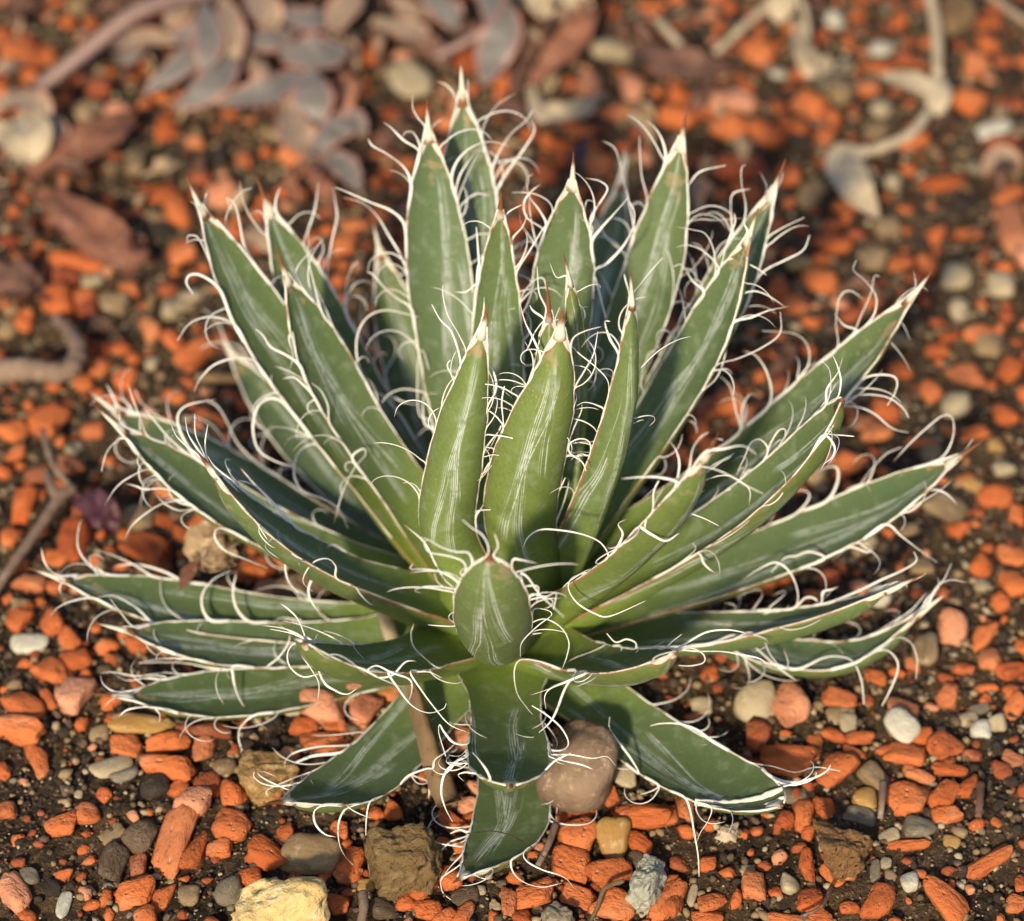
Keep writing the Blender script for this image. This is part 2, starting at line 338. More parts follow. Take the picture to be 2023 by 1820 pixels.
def build_leaf(k, d):
    az, rad, Lg, S, C3 = leaf_frame(k, d)
    sp = d['spine']; n = len(S) - 1
    if d['naz'] is not None: rad = Vector((math.cos(math.radians(d['naz'])), math.sin(math.radians(d['naz'])), 0))
    # resample so that the blade ends where the spine starts
    cum = [0]
    for a, b in zip(C3, C3[1:]): cum.append(cum[-1] + (b - a).length)
    tot = cum[-1]
    def P(l):
        l = max(0, min(tot, l)); j = max(i for i in range(n + 1) if cum[i] <= l + 1e-12); j = min(j, n - 1)
        return C3[j].lerp(C3[j + 1], (l - cum[j]) / max(1e-9, cum[j + 1] - cum[j]))
    bl = tot - sp; ns, nu = 48, 8
    half = d['w'] / F * .5 * depth(P(bl * .6)); wp = d['wp'] or WP
    V, UV, Fc = [], [], []; E = {-1: [], 1: []}; NN = []
    seed = k * 3.7
    for i in range(ns + 1):
        s = i / ns; s2 = s ** .9; c = P(bl * s2); t = (P(bl * s2 + .002) - P(bl * s2 - .002)).normalized()
        up = Vector((0, 0, 1)) * max(.0, 1 - abs(t.z)) + (-rad) * (abs(t.z) + .15)
        nn = (up - t * up.dot(t)).normalized(); bb = t.cross(nn).normalized()
        ro = d['roll'] if not hasattr(d['roll'], '__len__') else lerp_tab(d['roll'], s2)
        R = Matrix.Rotation(math.radians(ro), 3, t); nn = R @ nn; bb = R @ bb
        wv = half * lerp_tab(wp, s2) * (1 + .025 * noise.noise(Vector((s2 * 7, seed, 0))))
        th = lerp_tab(TP, s2) * min(1.0, wv / .004); cc = d['ch'] * wv * (1 - .25 * s2) * (.7 + .6 * s2)
        for side in (0, 1):
            for q in range(-nu, nu + 1):
                u = math.sin(q / nu * math.pi / 2); e = 1 - u * u
                wob = .00022 * noise.noise(Vector((u * 2.2, s2 * 9, seed + side * 5)))
                off = -cc * e + wob * e if side == 0 else -cc * e - th * (e ** .62) + wob * 1.6 * e
                uo = u * (1 + .02 * noise.noise(Vector((s2 * 26, u * 3 + seed, 2))))
                V.append(c + bb * (wv * uo) + nn * off); UV.append(((u + 1) / 2 + 2 * side, s2 * d['vmax']))
        row = len(V) - 2 * (2 * nu + 1)
        E[-1].append(V[row].copy()); E[1].append(V[row + 2 * nu].copy()); NN.append((nn, bb, t, wv))
    m1 = 2 * nu + 1; st = 2 * m1
    for i in range(ns):
        for q in range(2 * nu):
            a = i * st + q; Fc.append((a, a + 1, a + st + 1, a + st))
            a = i * st + m1 + q; Fc.append((a + 1, a, a + st, a + st + 1))
        # the two faces share their rim position; weld with thin quads
        a = i * st; Fc.append((a + st, a + st + m1, a + m1, a)); a = i * st + 2 * nu; Fc.append((a, a + m1, a + st + m1, a + st))
    a = 0; Fc.append(tuple(range(a, a + m1)) + tuple(range(a + 2 * m1 - 1, a + m1 - 1, -1)))
    a = ns * st; Fc.append(tuple(range(a + m1 - 1, a - 1, -1)) + tuple(range(a + m1, a + 2 * m1)))
    leaf = lk(bpy.data.objects.new('leaf', mesh('leaf', V, Fc, M['young' if d['young'] else 'leaf'], UV)), agave)
    # pale horny margins
    for sd in (-1, 1):
        pts = [E[sd][i] for i in range(6, ns + 1)]
        R = [(.00010 + .00024 * max(0, (i / ns - .30)) + .00034 * max(0, noise.noise(Vector((i * .40, seed, sd * 9))))) for i in range(6, ns + 1)]
        v, f, uv = tube(pts, R, 5)
        lk(bpy.data.objects.new('margin', mesh('margin', v, f, M['margin'], uv)), leaf)
    # spine
    t = NN[-1][2]; nn, bb = NN[-1][0], NN[-1][1]; q = []
    v, f, uv = [], [], []
    stations = []
    for i in (ns - 2, ns - 1, ns): stations.append((P(bl * (i / ns) ** .9), NN[i][3] * (1.02 if i > ns - 2 else .9) * (1 if sp > .004 else .6), lerp_tab(TP, (i / ns) ** .9) * .55 + .0002, NN[i]))
    bw = stations[-1][1]
    for j in range(1, 7):
        x = j / 6; stations.append((C3[-1].lerp(P(bl), 1 - x) if sp > .004 else P(bl) + t * (sp * x), max(.00008, bw * (1 - x) ** .8 * (1.15 if d['young'] else .95)), max(.00008, .0007 * (1 - x) ** .8), NN[-1]))
    ks = 8
    for j, (c, hw, ht, fr) in enumerate(stations):
        cc = d['ch'] * fr[3] * .6 if j < 3 else 0
        for a in range(ks):
            g = 2 * math.pi * a / ks; ca = math.cos(g)
            v.append(c + fr[1] * (hw * ca) + fr[0] * (ht * math.sin(g) - ht * .35 - cc * (1 - ca * ca))); uv.append((a / ks, j / (len(stations) - 1)))
    for j in range(len(stations) - 1):
        for a in range(ks):
            b = (a + 1) % ks; f.append((j * ks + a, j * ks + b, (j + 1) * ks + b, (j + 1) * ks + a))
    f.append(tuple(range(ks - 1, -1, -1))); f.append(tuple((len(stations) - 1) * ks + a for a in range(ks)))
    lk(bpy.data.objects.new('spine', mesh('spine', v, f, M['spine_scar' if sp < .004 else 'spine_brown' if d['young'] else 'spine'], uv)), leaf)
    LG[k] = dict(obj=leaf, E=E, NN=NN, L=tot, az=az)
    return leaf
for k, d in LEAVES.items(): build_leaf(k, d)
# the split strip across the broken-tipped low leaf
g = LG[34]
for (i, j, r_) in ((36, 45, .0010), (39, 47, .0006)):
    a, b = g['E'][1][i], g['E'][-1][j]; nn = g['NN'][40][0]
    P_ = [a.lerp(b, q / 16) - nn * (.0022 * math.sin(math.pi * q / 16)) + nn * (.0005 * noise.noise(Vector((q * .8, r_ * 9000, 0)))) for q in range(17)]
    v, f, uv = tube(P_, [r_ * (1 + .45 * noise.noise(Vector((q * .9, r_ * 5000, 2)))) for q in range(17)], 7, .6)
    lk(bpy.data.objects.new('split_strip', mesh('split_strip', v, f, M['margin'], uv)), g['obj'])
core = catmull([(0, 0, -.004), (0, 0, .012), (0, 0, .03), (0, .001, .045)], 12)
v, f, uv = tube(core, [.022, .021, .02, .019, .018, .0175, .017, .0165, .016, .015, .013, .011, .009], 14)
lk(bpy.data.objects.new('stem', mesh('stem', v, f, M['young'], [(a + 2, b * .3) for a, b in uv])), agave)
# ------------------------------------------------------------------ threads: outlines read from the photograph, each hung on the edge of its leaf
ZR = {'TL': (0, 0, .35017), 'TM': (657.5, 0, .35017), 'TR': (1315, 0, .35017), 'ML': (0, 581.6, .35017), 'MM': (657.5, 581.6, .35017), 'MR': (1315, 581.6, .35017),
      'BL': (0, 1163.2, .3609), 'BM': (657.5, 1163.2, .3609), 'BR': (1315, 1163.2, .3609)}
def zp(reg, x, y): a, b, k = ZR[reg]; return a + x * k, b + y * k
THREADS = {
'TL': """17 1220,1340 1180,1200 1130,1140 1085,1130; 17 1300,1550 1240,1430 1170,1330 1100,1325 1078,1365; 17 1390,1760 1310,1600 1200,1530 1120,1530 1085,1580 1110,1650;
17 1300,1200 1220,1150 1190,1110 1185,1065; 17 1440,1310 1370,1240 1350,1160 1380,1080 1430,1020 1480,1005; 17 1540,1450 1460,1340 1420,1220 1380,1130 1320,1100 1330,1170;
18 1640,1170 1600,1110 1600,1040; 18 1820,1320 1830,1240 1860,1120 1870,980; 18 1950,1530 1950,1350 1965,1200 1935,1110 1905,1040; 18 1870,1450 1885,1370 1850,1315 1790,1340 1750,1450;
19 1750,1590 1700,1500 1740,1430 1785,1385; 19 1860,1730 1800,1560 1760,1430 1755,1280; 19 1900,1810 1840,1700 1780,1600; 18 1930,1810 1930,1650 1970,1530 2020,1480; 18 1540,1290 1510,1210 1470,1190 1420,1210""",
'TM': """2 520,690 480,640 450,590 450,530; 2 490,860 400,790 330,720 285,690; 2 500,900 510,820 470,745 420,745 395,785; 2 475,1060 430,960 330,880 240,830 205,785; 2 470,1330 440,1250 360,1190 240,1145 110,1090 30,1060;
2 475,1540 430,1430 350,1310 280,1210 190,1140 70,1110; 2 490,1740 400,1680 320,1620 250,1550 200,1530; 2 740,970 760,870 830,800 920,780 1005,810; 2 765,1090 770,980 820,880 870,800; 2 800,1180 810,1130 850,1090 910,1100;
2 850,1130 870,1020 910,900 945,810; 1 665,610 665,540 625,480 580,460; 1 850,660 790,570 770,440; 1 890,770 890,680 950,580 1050,515; 1 960,980 960,900 1030,760 1120,670 1150,600; 1 990,1090 1030,980 1110,850 1165,740 1130,670;
1 900,800 860,740 825,705; 16 945,1260 960,1220 1000,1190 1060,1160; 16 950,1420 970,1360 1040,1290 1085,1210; 16 940,1560 980,1500 1050,1420 1140,1300 1180,1270; 16 930,1720 960,1650 1030,1580 1090,1570 1120,1640;
16 720,1600 740,1500 780,1430 830,1390 890,1400 918,1455; 16 690,1700 715,1620 740,1590 700,1640 650,1640; 16 750,1550 770,1400 790,1280; 3 1190,1190 1180,1130 1120,1090 1050,1080 1000,1085; 3 1160,1260 1130,1180 1080,1100 1080,1010 1120,975;
3 1150,1280 1060,1210 1050,1130 1100,1070 1160,1035; 3 1110,1400 1070,1320 1040,1260 1040,1200; 3 1400,1200 1410,1150 1430,1125 1485,1145; 3 1440,1350 1440,1250 1480,1180 1540,1080 1500,1030 1420,1010; 3 1450,1390 1500,1310 1570,1230 1640,1150 1670,1110;
3 1450,1530 1520,1490 1620,1390 1680,1280 1690,1200 1665,1130; 4 1810,870 1825,790 1800,710 1755,665; 4 1690,1100 1680,960 1690,830 1710,755; 4 1590,1250 1570,1080 1540,930 1510,790 1445,745; 4 1950,830 1930,850 1900,880;
3 1460,1570 1530,1800 1500,1650; 12 1695,1600 1740,1550 1800,1490 1860,1440; 131 1130,1630 1100,1550 1100,1420; 13 1270,1520 1230,1540 1210,1470; 12 1640,1640 1630,1560 1635,1535; 4 1560,1450 1480,1330 1430,1180; 7 1600,1080 1640,940 1650,850""",
'TR': """4 85,1060 110,1020 180,960 330,930; 4 70,1290 150,1250 260,1250 430,1235; 5 270,1260 275,1110 300,1030 410,1010; 5 370,1190 400,1100 390,1000 400,920 435,910; 5 490,1090 530,1030 515,960; 5 570,1330 600,1240 590,1160 545,1190;
5 520,1500 560,1350 640,1290 780,1225; 5 510,1620 570,1540 680,1480 780,1420 815,1330; 6 190,1480 190,1350 150,1260 80,1240 0,1230; 6 190,1430 120,1340 40,1310 -20,1330; 6 200,1450 260,1290 310,1200 315,1150; 6 450,1270 440,1240 440,1210;
4 40,1780 60,1600 30,1450 0,1400; 6 390,1490 460,1495 540,1530 580,1560; 6 330,1750 370,1650 450,1625 540,1650 660,1725; 6 330,1810 450,1780 560,1745 690,1725; 8 930,1800 1000,1680 1060,1570 1090,1480 1130,1490;
8 1070,1720 1130,1650 1140,1560 1080,1480 1020,1430 1040,1380; 8 825,1810 830,1680 860,1550 930,1520 1025,1585; 8 1330,1590 1370,1560 1380,1510; 8 980,1760 920,1740 880,1690; 5 600,1100 640,1020 660,960; 6 150,1620 100,1560 60,1480 20,1500""",
'MR': """8 1190,160 1230,125 1290,120 1350,170 1385,255; 8 1110,270 1190,250 1270,290 1350,380 1395,460; 8 1000,430 1080,395 1190,400 1230,440 1220,510 1185,580; 8 350,730 345,620 330,500 290,450; 8 520,560 550,480 530,380 480,310 420,300;
8 640,420 720,320 720,220 650,160 480,150; 8 375,700 400,590 450,530 500,550; 6 250,400 380,360 520,300 630,220 640,100; 6 200,570 290,480 340,330 340,210 285,165; 9 860,570 900,500 905,400 865,355; 9 860,580 880,500 950,420 990,340; 9 930,520 960,440 950,370 925,310;
9 520,880 545,820 505,780 460,810 430,900 400,980; 9 590,970 620,870 660,790 690,780 680,820; 9 600,920 650,870 720,855 775,870 768,780; 9 850,830 920,760 970,680; 9 900,790 980,790 1065,800; 9 470,1090 500,1040 560,1035 680,1080 760,1070 795,980;
9 380,1200 480,1150 600,1080 680,1040 695,985; 9 930,800 980,860 960,920 900,960; 8 1000,620 1100,570 1250,580 1340,640 1375,700; 8 990,690 1080,660 1190,690 1290,770 1380,790; 11 220,900 320,880 430,860 510,905; 11 180,990 280,990 380,1030 460,1080 560,1130;
11 160,1080 240,1040 340,1020 430,1060 475,1110 470,1190; 11 50,1250 130,1245 220,1270 305,1310; 10 1490,860 1560,810 1600,720 1595,640 1540,640 1430,740 1350,830 1280,920; 10 1060,1000 1130,940 1230,860 1330,840; 10 900,1100 960,1010 960,940 900,950 830,1000;
10 700,1190 780,1110 770,1070 690,1080 620,1150 580,1250 530,1310 460,1300; 10 1570,850 1660,840 1725,800; 10 1390,1110 1470,1080 1560,1110 1635,1180; 10 1200,1250 1300,1330 1400,1410 1520,1500; 10 870,1400 790,1380 720,1420 660,1450 590,1545;
31 690,1610 720,1540 680,1430 600,1380 500,1430 410,1500; 10 950,1360 1020,1350 1110,1390 1140,1380 1090,1355 1010,1400 935,1480; 31 900,1530 1050,1480 1180,1430 1300,1390 1380,1350 1370,1310; 31 1130,1470 1230,1440 1290,1470 1315,1510; 31 570,1640 500,1690 430,1750 330,1755 210,1750;
31 850,1720 870,1660 930,1650 970,1640; 32 1480,1760 1530,1660 1580,1600 1615,1515; 32 1500,1740 1550,1640 1620,1600 1710,1620; 32 1440,1790 1480,1720 1540,1660 1540,1600; 9 150,1440 190,1500 230,1540 270,1565; 9 20,1530 100,1480 160,1430 150,1400; 11 225,800 250,770 290,780 315,805""",
'ML': """17 1480,250 1400,130 1290,90 1180,100 1090,150 1020,245; 17 1560,370 1490,310 1380,310 1250,360 1160,450 1115,530; 17 1760,620 1680,540 1610,525 1540,570 1505,690 1530,820 1620,890 1735,930; 19 1740,340 1700,200 1670,240 1680,330 1655,410;
19 1770,370 1680,320 1580,280 1520,220 1465,190; 19 1810,530 1750,460 1650,415 1560,395; 19 1830,540 1760,490 1690,455 1610,470; 19 1900,720 1880,620 1830,540 1770,500; 17 1860,780 1790,790 1730,850 1705,960 1740,1060 1850,1120 1930,1180 1980,1300;
22 1260,850 1190,800 1100,740 1050,700 1015,635; 22 1240,830 1190,750 1150,680 1140,580; 22 1255,860 1220,760 1225,660; 22 1230,810 1150,720 1100,660 1080,585; 22 1500,960 1400,900 1300,840 1250,800; 22 1750,1190 1600,1050 1500,970 1420,900;
21 900,690 850,600 800,500 765,420; 21 1130,810 1010,730 900,620 840,570; 21 720,690 690,660 680,630; 21 1170,830 1100,750 1050,650 1050,580 1110,540 1250,520; 20 700,560 650,520 605,485; 20 1030,620 920,580 840,520 800,460; 20 1530,880 1400,780 1330,680 1260,600 1180,575;
21 700,820 630,850 590,910 570,1000; 21 870,940 820,970 815,1040 850,1115; 21 860,970 750,1010 660,1080 590,1190; 21 1000,1080 920,1070 830,1080 780,1070 715,1060; 21 1150,1170 1040,1185 950,1160 890,1120; 21 1330,1270 1260,1270 1240,1330 1290,1410 1400,1470 1520,1530;
21 1080,1130 950,1150 850,1210 760,1290 710,1380; 22 1300,990 1330,1050 1355,1100; 22 1450,1130 1390,1160 1390,1210 1470,1250; 22 1570,1240 1500,1260 1410,1330 1395,1290; 22 1720,1350 1650,1400 1610,1520 1640,1640 1760,1730;
22 1940,1540 1930,1480 1880,1445 1800,1470 1740,1550 1730,1610 1775,1660; 22 1830,1470 1780,1560 1720,1690 1750,1770 1805,1815; 25 330,1500 260,1470 235,1410; 25 600,1470 500,1440 435,1360 440,1270 460,1240; 25 370,1640 340,1670 350,1700; 25 560,1690 440,1710 350,1750 290,1810;
25 900,1780 800,1710 680,1660 600,1670 540,1700; 26 1200,1800 1150,1740 1150,1660 1210,1590 1300,1550; 26 1400,1800 1330,1740 1310,1650 1330,1570; 26 750,1780 680,1740 610,1680; 23 1380,430 1330,330 1260,290 1180,290 1110,320; 23 1300,270 1240,150 1180,90 1140,80; 20 1380,740 1290,640 1200,600 1120,590; 25 1060,1500 950,1460 800,1430 660,1450; 25 850,1480 760,1450 640,1420 560,1420""",
'BL': """26 870,265 900,310 940,345; 26 1060,345 960,350 860,365 770,390; 26 1470,410 1530,360 1580,290 1590,240; 27 1000,430 880,430 740,455 600,440 535,455; 27 700,500 620,520 560,495 545,460; 27 1200,420 1020,390 880,390 760,400; 27 860,665 780,660 700,670 650,705; 27 950,700 880,680 800,660 740,655;
27 640,620 600,620 570,645; 27 1380,735 1310,790 1300,850 1330,950 1310,1080; 27 850,680 870,710 870,740; 26 1300,400 1290,450 1310,560 1370,670 1470,770; 28 1690,270 1640,160 1590,110 1535,75; 28 1700,265 1600,230 1480,215; 28 1710,265 1620,230 1530,195; 28 1680,280 1600,300 1570,360 1590,430 1660,480 1760,460;
35 1960,890 1780,895 1640,920 1580,960 1570,1000; 35 1900,940 1750,950 1600,1000 1480,1020 1415,1060 1420,1140; 35 1720,980 1620,1020 1530,1060 1460,1100 1470,1140; 35 1600,1040 1500,1060 1420,1050 1380,1020 1385,1000; 35 1780,1185 1725,1220 1730,1290 1780,1345 1840,1360; 35 1960,1180 1880,1210 1845,1290 1850,1390 1880,1460 1930,1515;
27 900,430 800,440 700,470 620,450; 28 1700,300 1650,360 1700,440 1745,520 1740,620; 28 1710,300 1760,500 1830,560 1900,580 1960,540""",
'BM': """28 190,430 240,410 320,450 420,490 430,560 410,620; 28 200,440 250,480 330,470 400,400 460,395; 28 300,460 350,540 430,640 520,680 600,660 620,630; 28 420,490 480,580 560,680 640,760 750,800; 28 470,490 540,480 610,505; 28 600,500 520,430 460,360 440,280 450,210;
35 390,1100 430,1050 520,1010 560,1000 570,950 620,910 670,860; 35 220,1170 195,1260 190,1400 205,1570; 35 450,1050 530,1080 530,1160; 29 1045,190 1060,110 1130,110 1170,140 1100,200 1020,290 1015,370; 29 1050,185 1130,165 1220,210 1270,290 1265,370 1245,440;
30 1250,420 1130,380 1030,375 995,440 1010,560 1060,640 1095,685; 30 1470,370 1400,400 1300,430 1200,490 1120,450 1095,425; 30 1340,420 1280,520 1230,650 1190,720 1130,780; 30 1400,390 1290,450 1200,500 1165,560 1170,640; 30 1660,310 1660,280 1610,265 1550,285 1500,240; 30 1580,330 1560,420 1560,515;
34 1710,960 1660,890 1580,800 1530,740 1525,690; 34 1800,1050 1760,1090 1690,1120; 33 880,960 860,930 810,890 770,875; 33 830,950 760,960 710,990 730,1040; 33 790,910 720,940 650,1010 625,1110 640,1200 670,1275; 33 780,900 720,940 640,1010 570,990 560,940; 33 780,860 700,850 640,790 610,750 600,800 630,920;
33 1150,970 1200,930 1250,910 1300,895; 33 1190,910 1300,910 1420,930 1500,920 1550,970; 33 1190,915 1280,940 1360,960 1430,990; 33 1190,880 1260,880 1290,840 1250,760 1170,690 1090,640; 33 1190,900 1230,950 1270,965; 36 700,1500 620,1560 590,1590 600,1660 655,1710; 36 710,1440 640,1520 590,1600;
36 740,1350 640,1390 570,1480 560,1580 590,1650 640,1690; 36 750,1330 700,1320 645,1340; 36 770,1290 720,1400 640,1480 600,1560; 36 1060,1110 1120,1110 1125,1200 1130,1350; 36 1200,1250 1260,1310 1305,1390 1270,1460 1230,1515; 36 1035,1440 1050,1490 1140,1540 1260,1580 1325,1650; 36 1000,1500 1010,1570 1070,1620 1160,1640 1260,1615; 36 780,1580 830,1600 840,1580""",
'BR': """30 60,275 130,240 230,200 340,200 430,225; 30 90,270 200,290 330,300 450,330 530,360 570,410; 30 80,290 160,290 220,330 220,380 150,405 75,410; 31 340,210 430,180 510,220 550,310 620,400 660,390 640,310; 31 240,260 360,220 450,270 560,370 640,440 715,495; 31 500,160 430,150 405,125; 31 500,165 600,160 660,130 675,100;
31 690,120 760,60 820,70 850,150 890,190 935,155; 32 740,465 880,400 970,390 1040,420 1080,520 1090,640; 32 1000,360 1100,310 1190,310 1250,390 1230,500 1175,630; 32 1190,280 1270,245 1340,280 1375,370 1370,485; 34 360,840 260,790 180,740 80,715 -20,720 -80,740; 34 490,940 600,960 720,995 830,970 960,995; 34 580,1030 680,1060 800,1040 880,1000 905,960; 34 600,1080 680,1090 760,1070 810,1040 820,1010;
34 110,1120 140,1200 160,1320 180,1450 185,1570; 34 245,1170 230,1250 190,1320 170,1380; 32 1180,130 1300,80 1400,40 1470,0; 32 1090,160 1220,110 1330,70 1420,0; 30 0,250 40,240 90,230""",
'MM': """29 830,1440 850,1390 820,1330 770,1300 720,1260; 29 770,1480 750,1420 680,1420 600,1400 540,1370 485,1360; 29 720,1560 710,1500 630,1470 530,1450 505,1400 530,1380; 29 690,1610 620,1570 520,1560 430,1570; 29 690,1630 600,1570 500,1550 430,1550 450,1515; 29 680,1670 620,1610 570,1520 510,1400 400,1300;
29 890,1430 920,1390 905,1330; 29 1030,1530 1030,1480 1080,1490 1165,1515; 29 1075,1600 1070,1560 1110,1590 1170,1680 1250,1760 1310,1820; 29 1085,1650 1110,1640 1160,1650 1150,1740; 29 1085,1720 1120,1700 1190,1710 1250,1690 1240,1780; 11 1530,1440 1490,1370 1400,1330 1280,1310 1160,1310 1090,1360 1060,1440;
11 1420,1570 1340,1600 1320,1660 1370,1740 1470,1800 1560,1815 1760,1730; 11 1840,1010 1880,890 1870,810 1830,755; 11 1850,960 1750,935 1650,945 1555,965; 11 1860,900 1900,780 1960,720 2020,700; 11 1740,1160 1760,1060 1800,1010 1790,1060 1730,1140; 11 1680,1200 1710,1260 1740,1310; 11 1670,1260 1750,1310 1850,1365 1940,1335;
11 1570,1410 1620,1330 1600,1280 1650,1260; 14 1330,320 1350,250 1420,210 1510,185; 14 1340,540 1400,440 1460,340 1490,210; 14 1300,860 1340,760 1390,660 1400,620; 14 1265,1150 1280,1100 1310,1040 1270,1130; 14 1240,1290 1290,1170 1320,1050 1280,1040; 14 1100,340 1080,240 1050,150 1035,40; 14 1070,420 1090,330 1070,260;
15 850,780 900,700 920,610 890,550 930,530 1010,590; 15 870,620 920,520 900,420 850,375 795,355; 15 820,900 860,840 920,770 930,750 880,860 840,910; 15 810,1040 860,950 900,930 850,1010 810,1050; 15 800,1250 830,1210 850,1180; 15 855,300 870,220 895,150; 14 945,740 940,600 960,510 950,560; 15 650,370 620,200 570,130 540,50;
15 690,300 660,200 610,100 595,0 605,-60; 15 610,470 600,390 650,360; 15 800,150 830,70 845,10; 12 1575,560 1560,480 1480,400 1380,320 1310,230; 12 1550,680 1500,640 1430,620 1380,635; 12 1520,900 1500,840 1440,825 1380,850 1370,900 1430,950 1445,1000; 12 1490,1050 1450,1015 1380,1040 1360,1090 1400,1140; 12 1580,330 1540,240 1520,150 1555,148;
2 560,760 510,720 500,620 520,560 590,555; 2 550,700 480,660 470,480 480,320 510,320 540,420; 18 560,620 500,560 430,500 340,490 260,530 240,600; 19 200,540 140,400 135,250 190,140 300,95 480,130; 19 120,910 180,860 190,900 130,970 60,1110 10,1290; 131 1180,130 1130,200 1100,280 1080,320; 131 1190,140 1130,90 1110,60; 14 1210,200 1230,130 1270,70; 14 1320,640 1350,580 1330,520;
16 870,330 890,240 930,120 1000,100 1050,130; 18 360,550 420,590 500,620; 24 470,560 380,440 330,310 300,200; 24 420,420 470,300 440,220 350,200 290,260""",
}
rt = random.Random(3)
PXE = {k: {sd: [(proj(p), p) for p in g['E'][sd][8:]] for sd in (-1, 1)} for k, g in LG.items()}
def make_thread(leaf, pts3, r0):
    P = catmull(pts3, max(10, 6 * (len(pts3) - 1))); n = len(P) - 1
    R = [r0 * (1.0 - .74 * (i / n) ** 1.4) * (1 + .18 * noise.noise(Vector((i * .7, r0 * 1e5, leaf * 1.7)))) for i in range(n + 1)]
    v, f, uv = tube(P, R, 6, .45, True, rt.uniform(-5, 5))
    lk(bpy.data.objects.new('thread', mesh('thread', v, f, M['thread'], uv)), LG[leaf]['obj'])
NTH = 0; HAS = {}
for reg, txt in THREADS.items():
    for item in txt.replace('\n', ' ').split(';'):
        q = item.split()
        if len(q) < 3: continue
        lf = int(q[0]); pp = [zp(reg, *map(float, a.split(','))) for a in q[1:]]
        best = None
        for sd in (-1, 1):
            for i, ((ex, ey), p) in enumerate(PXE[lf][sd]):
                dd = math.hypot(ex - pp[0][0], ey - pp[0][1])
                if best is None or dd < best[0]: best = (dd, ex, ey, p, sd, i)
        dd, ex, ey, p, sd, i = best; HAS.setdefault((lf, sd), []).append(i)
        ox, oy = ex - pp[0][0], ey - pp[0][1]; d0 = depth(p); pts = []; acc = 0; K = len(pp) - 1
        amp = rt.uniform(-.0035, .0035); sl_ = rt.uniform(-.22, .04)
        # run along the edge a little before it peels away
        j = max(0, i - 3); pts.append(PXE[lf][sd][j][1])
        for a, (x, y) in enumerate(pp):
            if a: acc += math.hypot(x - pp[a - 1][0], y - pp[a - 1][1]) / F
            kk = 1 - .75 * a / K if dd < 40 else 1 - .3 * a / K
            pts.append(at_depth(x + ox * kk, y + oy * kk, d0 - .0004 + sl_ * acc + amp * math.sin(a / K * 2.6)))
        make_thread(lf, pts, rt.uniform(.00027, .00052)); NTH += 1
# short broken fibres along stretches of edge that carry none yet
for (lf, g) in LG.items():
    for sd in (-1, 1):
        have = HAS.get((lf, sd), []); E_ = PXE[lf][sd]
        i = rt.randint(4, 8)
        while i < len(E_) - 5:
            if all(abs(i - h) > 4 for h in have) and rt.random() < .5 and NTH < 292:
                nn, bb, t, wv = g['NN'][min(len(g['NN']) - 1, i + 8)]; p = E_[i][1]; out = bb * sd
                Ln = rt.uniform(.006, .019); ang = rt.uniform(.2, .7); cur = rt.uniform(.5, 2.6) * rt.choice((1, 1, -.6)); pts = [E_[max(0, i - 2)][1], p]; q = p.copy(); zt = rt.uniform(-.6, .5)
                for s_ in range(1, 6):
                    a = ang + cur * s_ / 5; q = q + (t * math.cos(a) + out * math.sin(a) + nn * (zt * .6)) * (Ln / 5); q.z = max(q.z, .004); pts.append(q.copy())
                make_thread(lf, pts, rt.uniform(.00022, .00034)); NTH += 1
            i += rt.randint(5, 9)
# finer fibres tangled between the larger threads
TV, TF, TU = [], [], []
for (lf, g) in LG.items():
    for sd in (-1, 1):
        E_ = PXE[lf][sd]
        for _ in range(rt.randint(4, 7)):
            i = rt.randint(6, len(E_) - 4); nn, bb, t, wv = g['NN'][i + 8]; out = bb * sd; q = E_[i][1].copy()
            Ln = rt.uniform(.006, .020); ang = rt.uniform(.1, .9); cur = rt.uniform(.8, 3.6) * rt.choice((1, 1, -.7)); pts = [E_[max(0, i - 3)][1], q.copy()]; zt = rt.uniform(-.8, .6)
            for s_ in range(1, 7):
                a = ang + cur * (s_ / 6) ** 1.4; q = q + (t * math.cos(a) + out * math.sin(a) + nn * (zt * .6 * math.cos(s_ * .5))) * (Ln / 6); q.z = max(q.z, .004); pts.append(q.copy())
            P_ = catmull(pts, 26); v, f, uv = tube(P_, [.00026 * (1 - .7 * (j / 26) ** 1.3) for j in range(27)], 5, .6, True, rt.uniform(-3, 3))
            b0 = len(TV); TV += v; TU += uv; TF += [tuple(x + b0 for x in fc) for fc in f]
o = lk(bpy.data.objects.new('fine_fibres', mesh('fine_fibres', TV, TF, M['thread'], TU)), agave); o['kind'] = 'stuff'
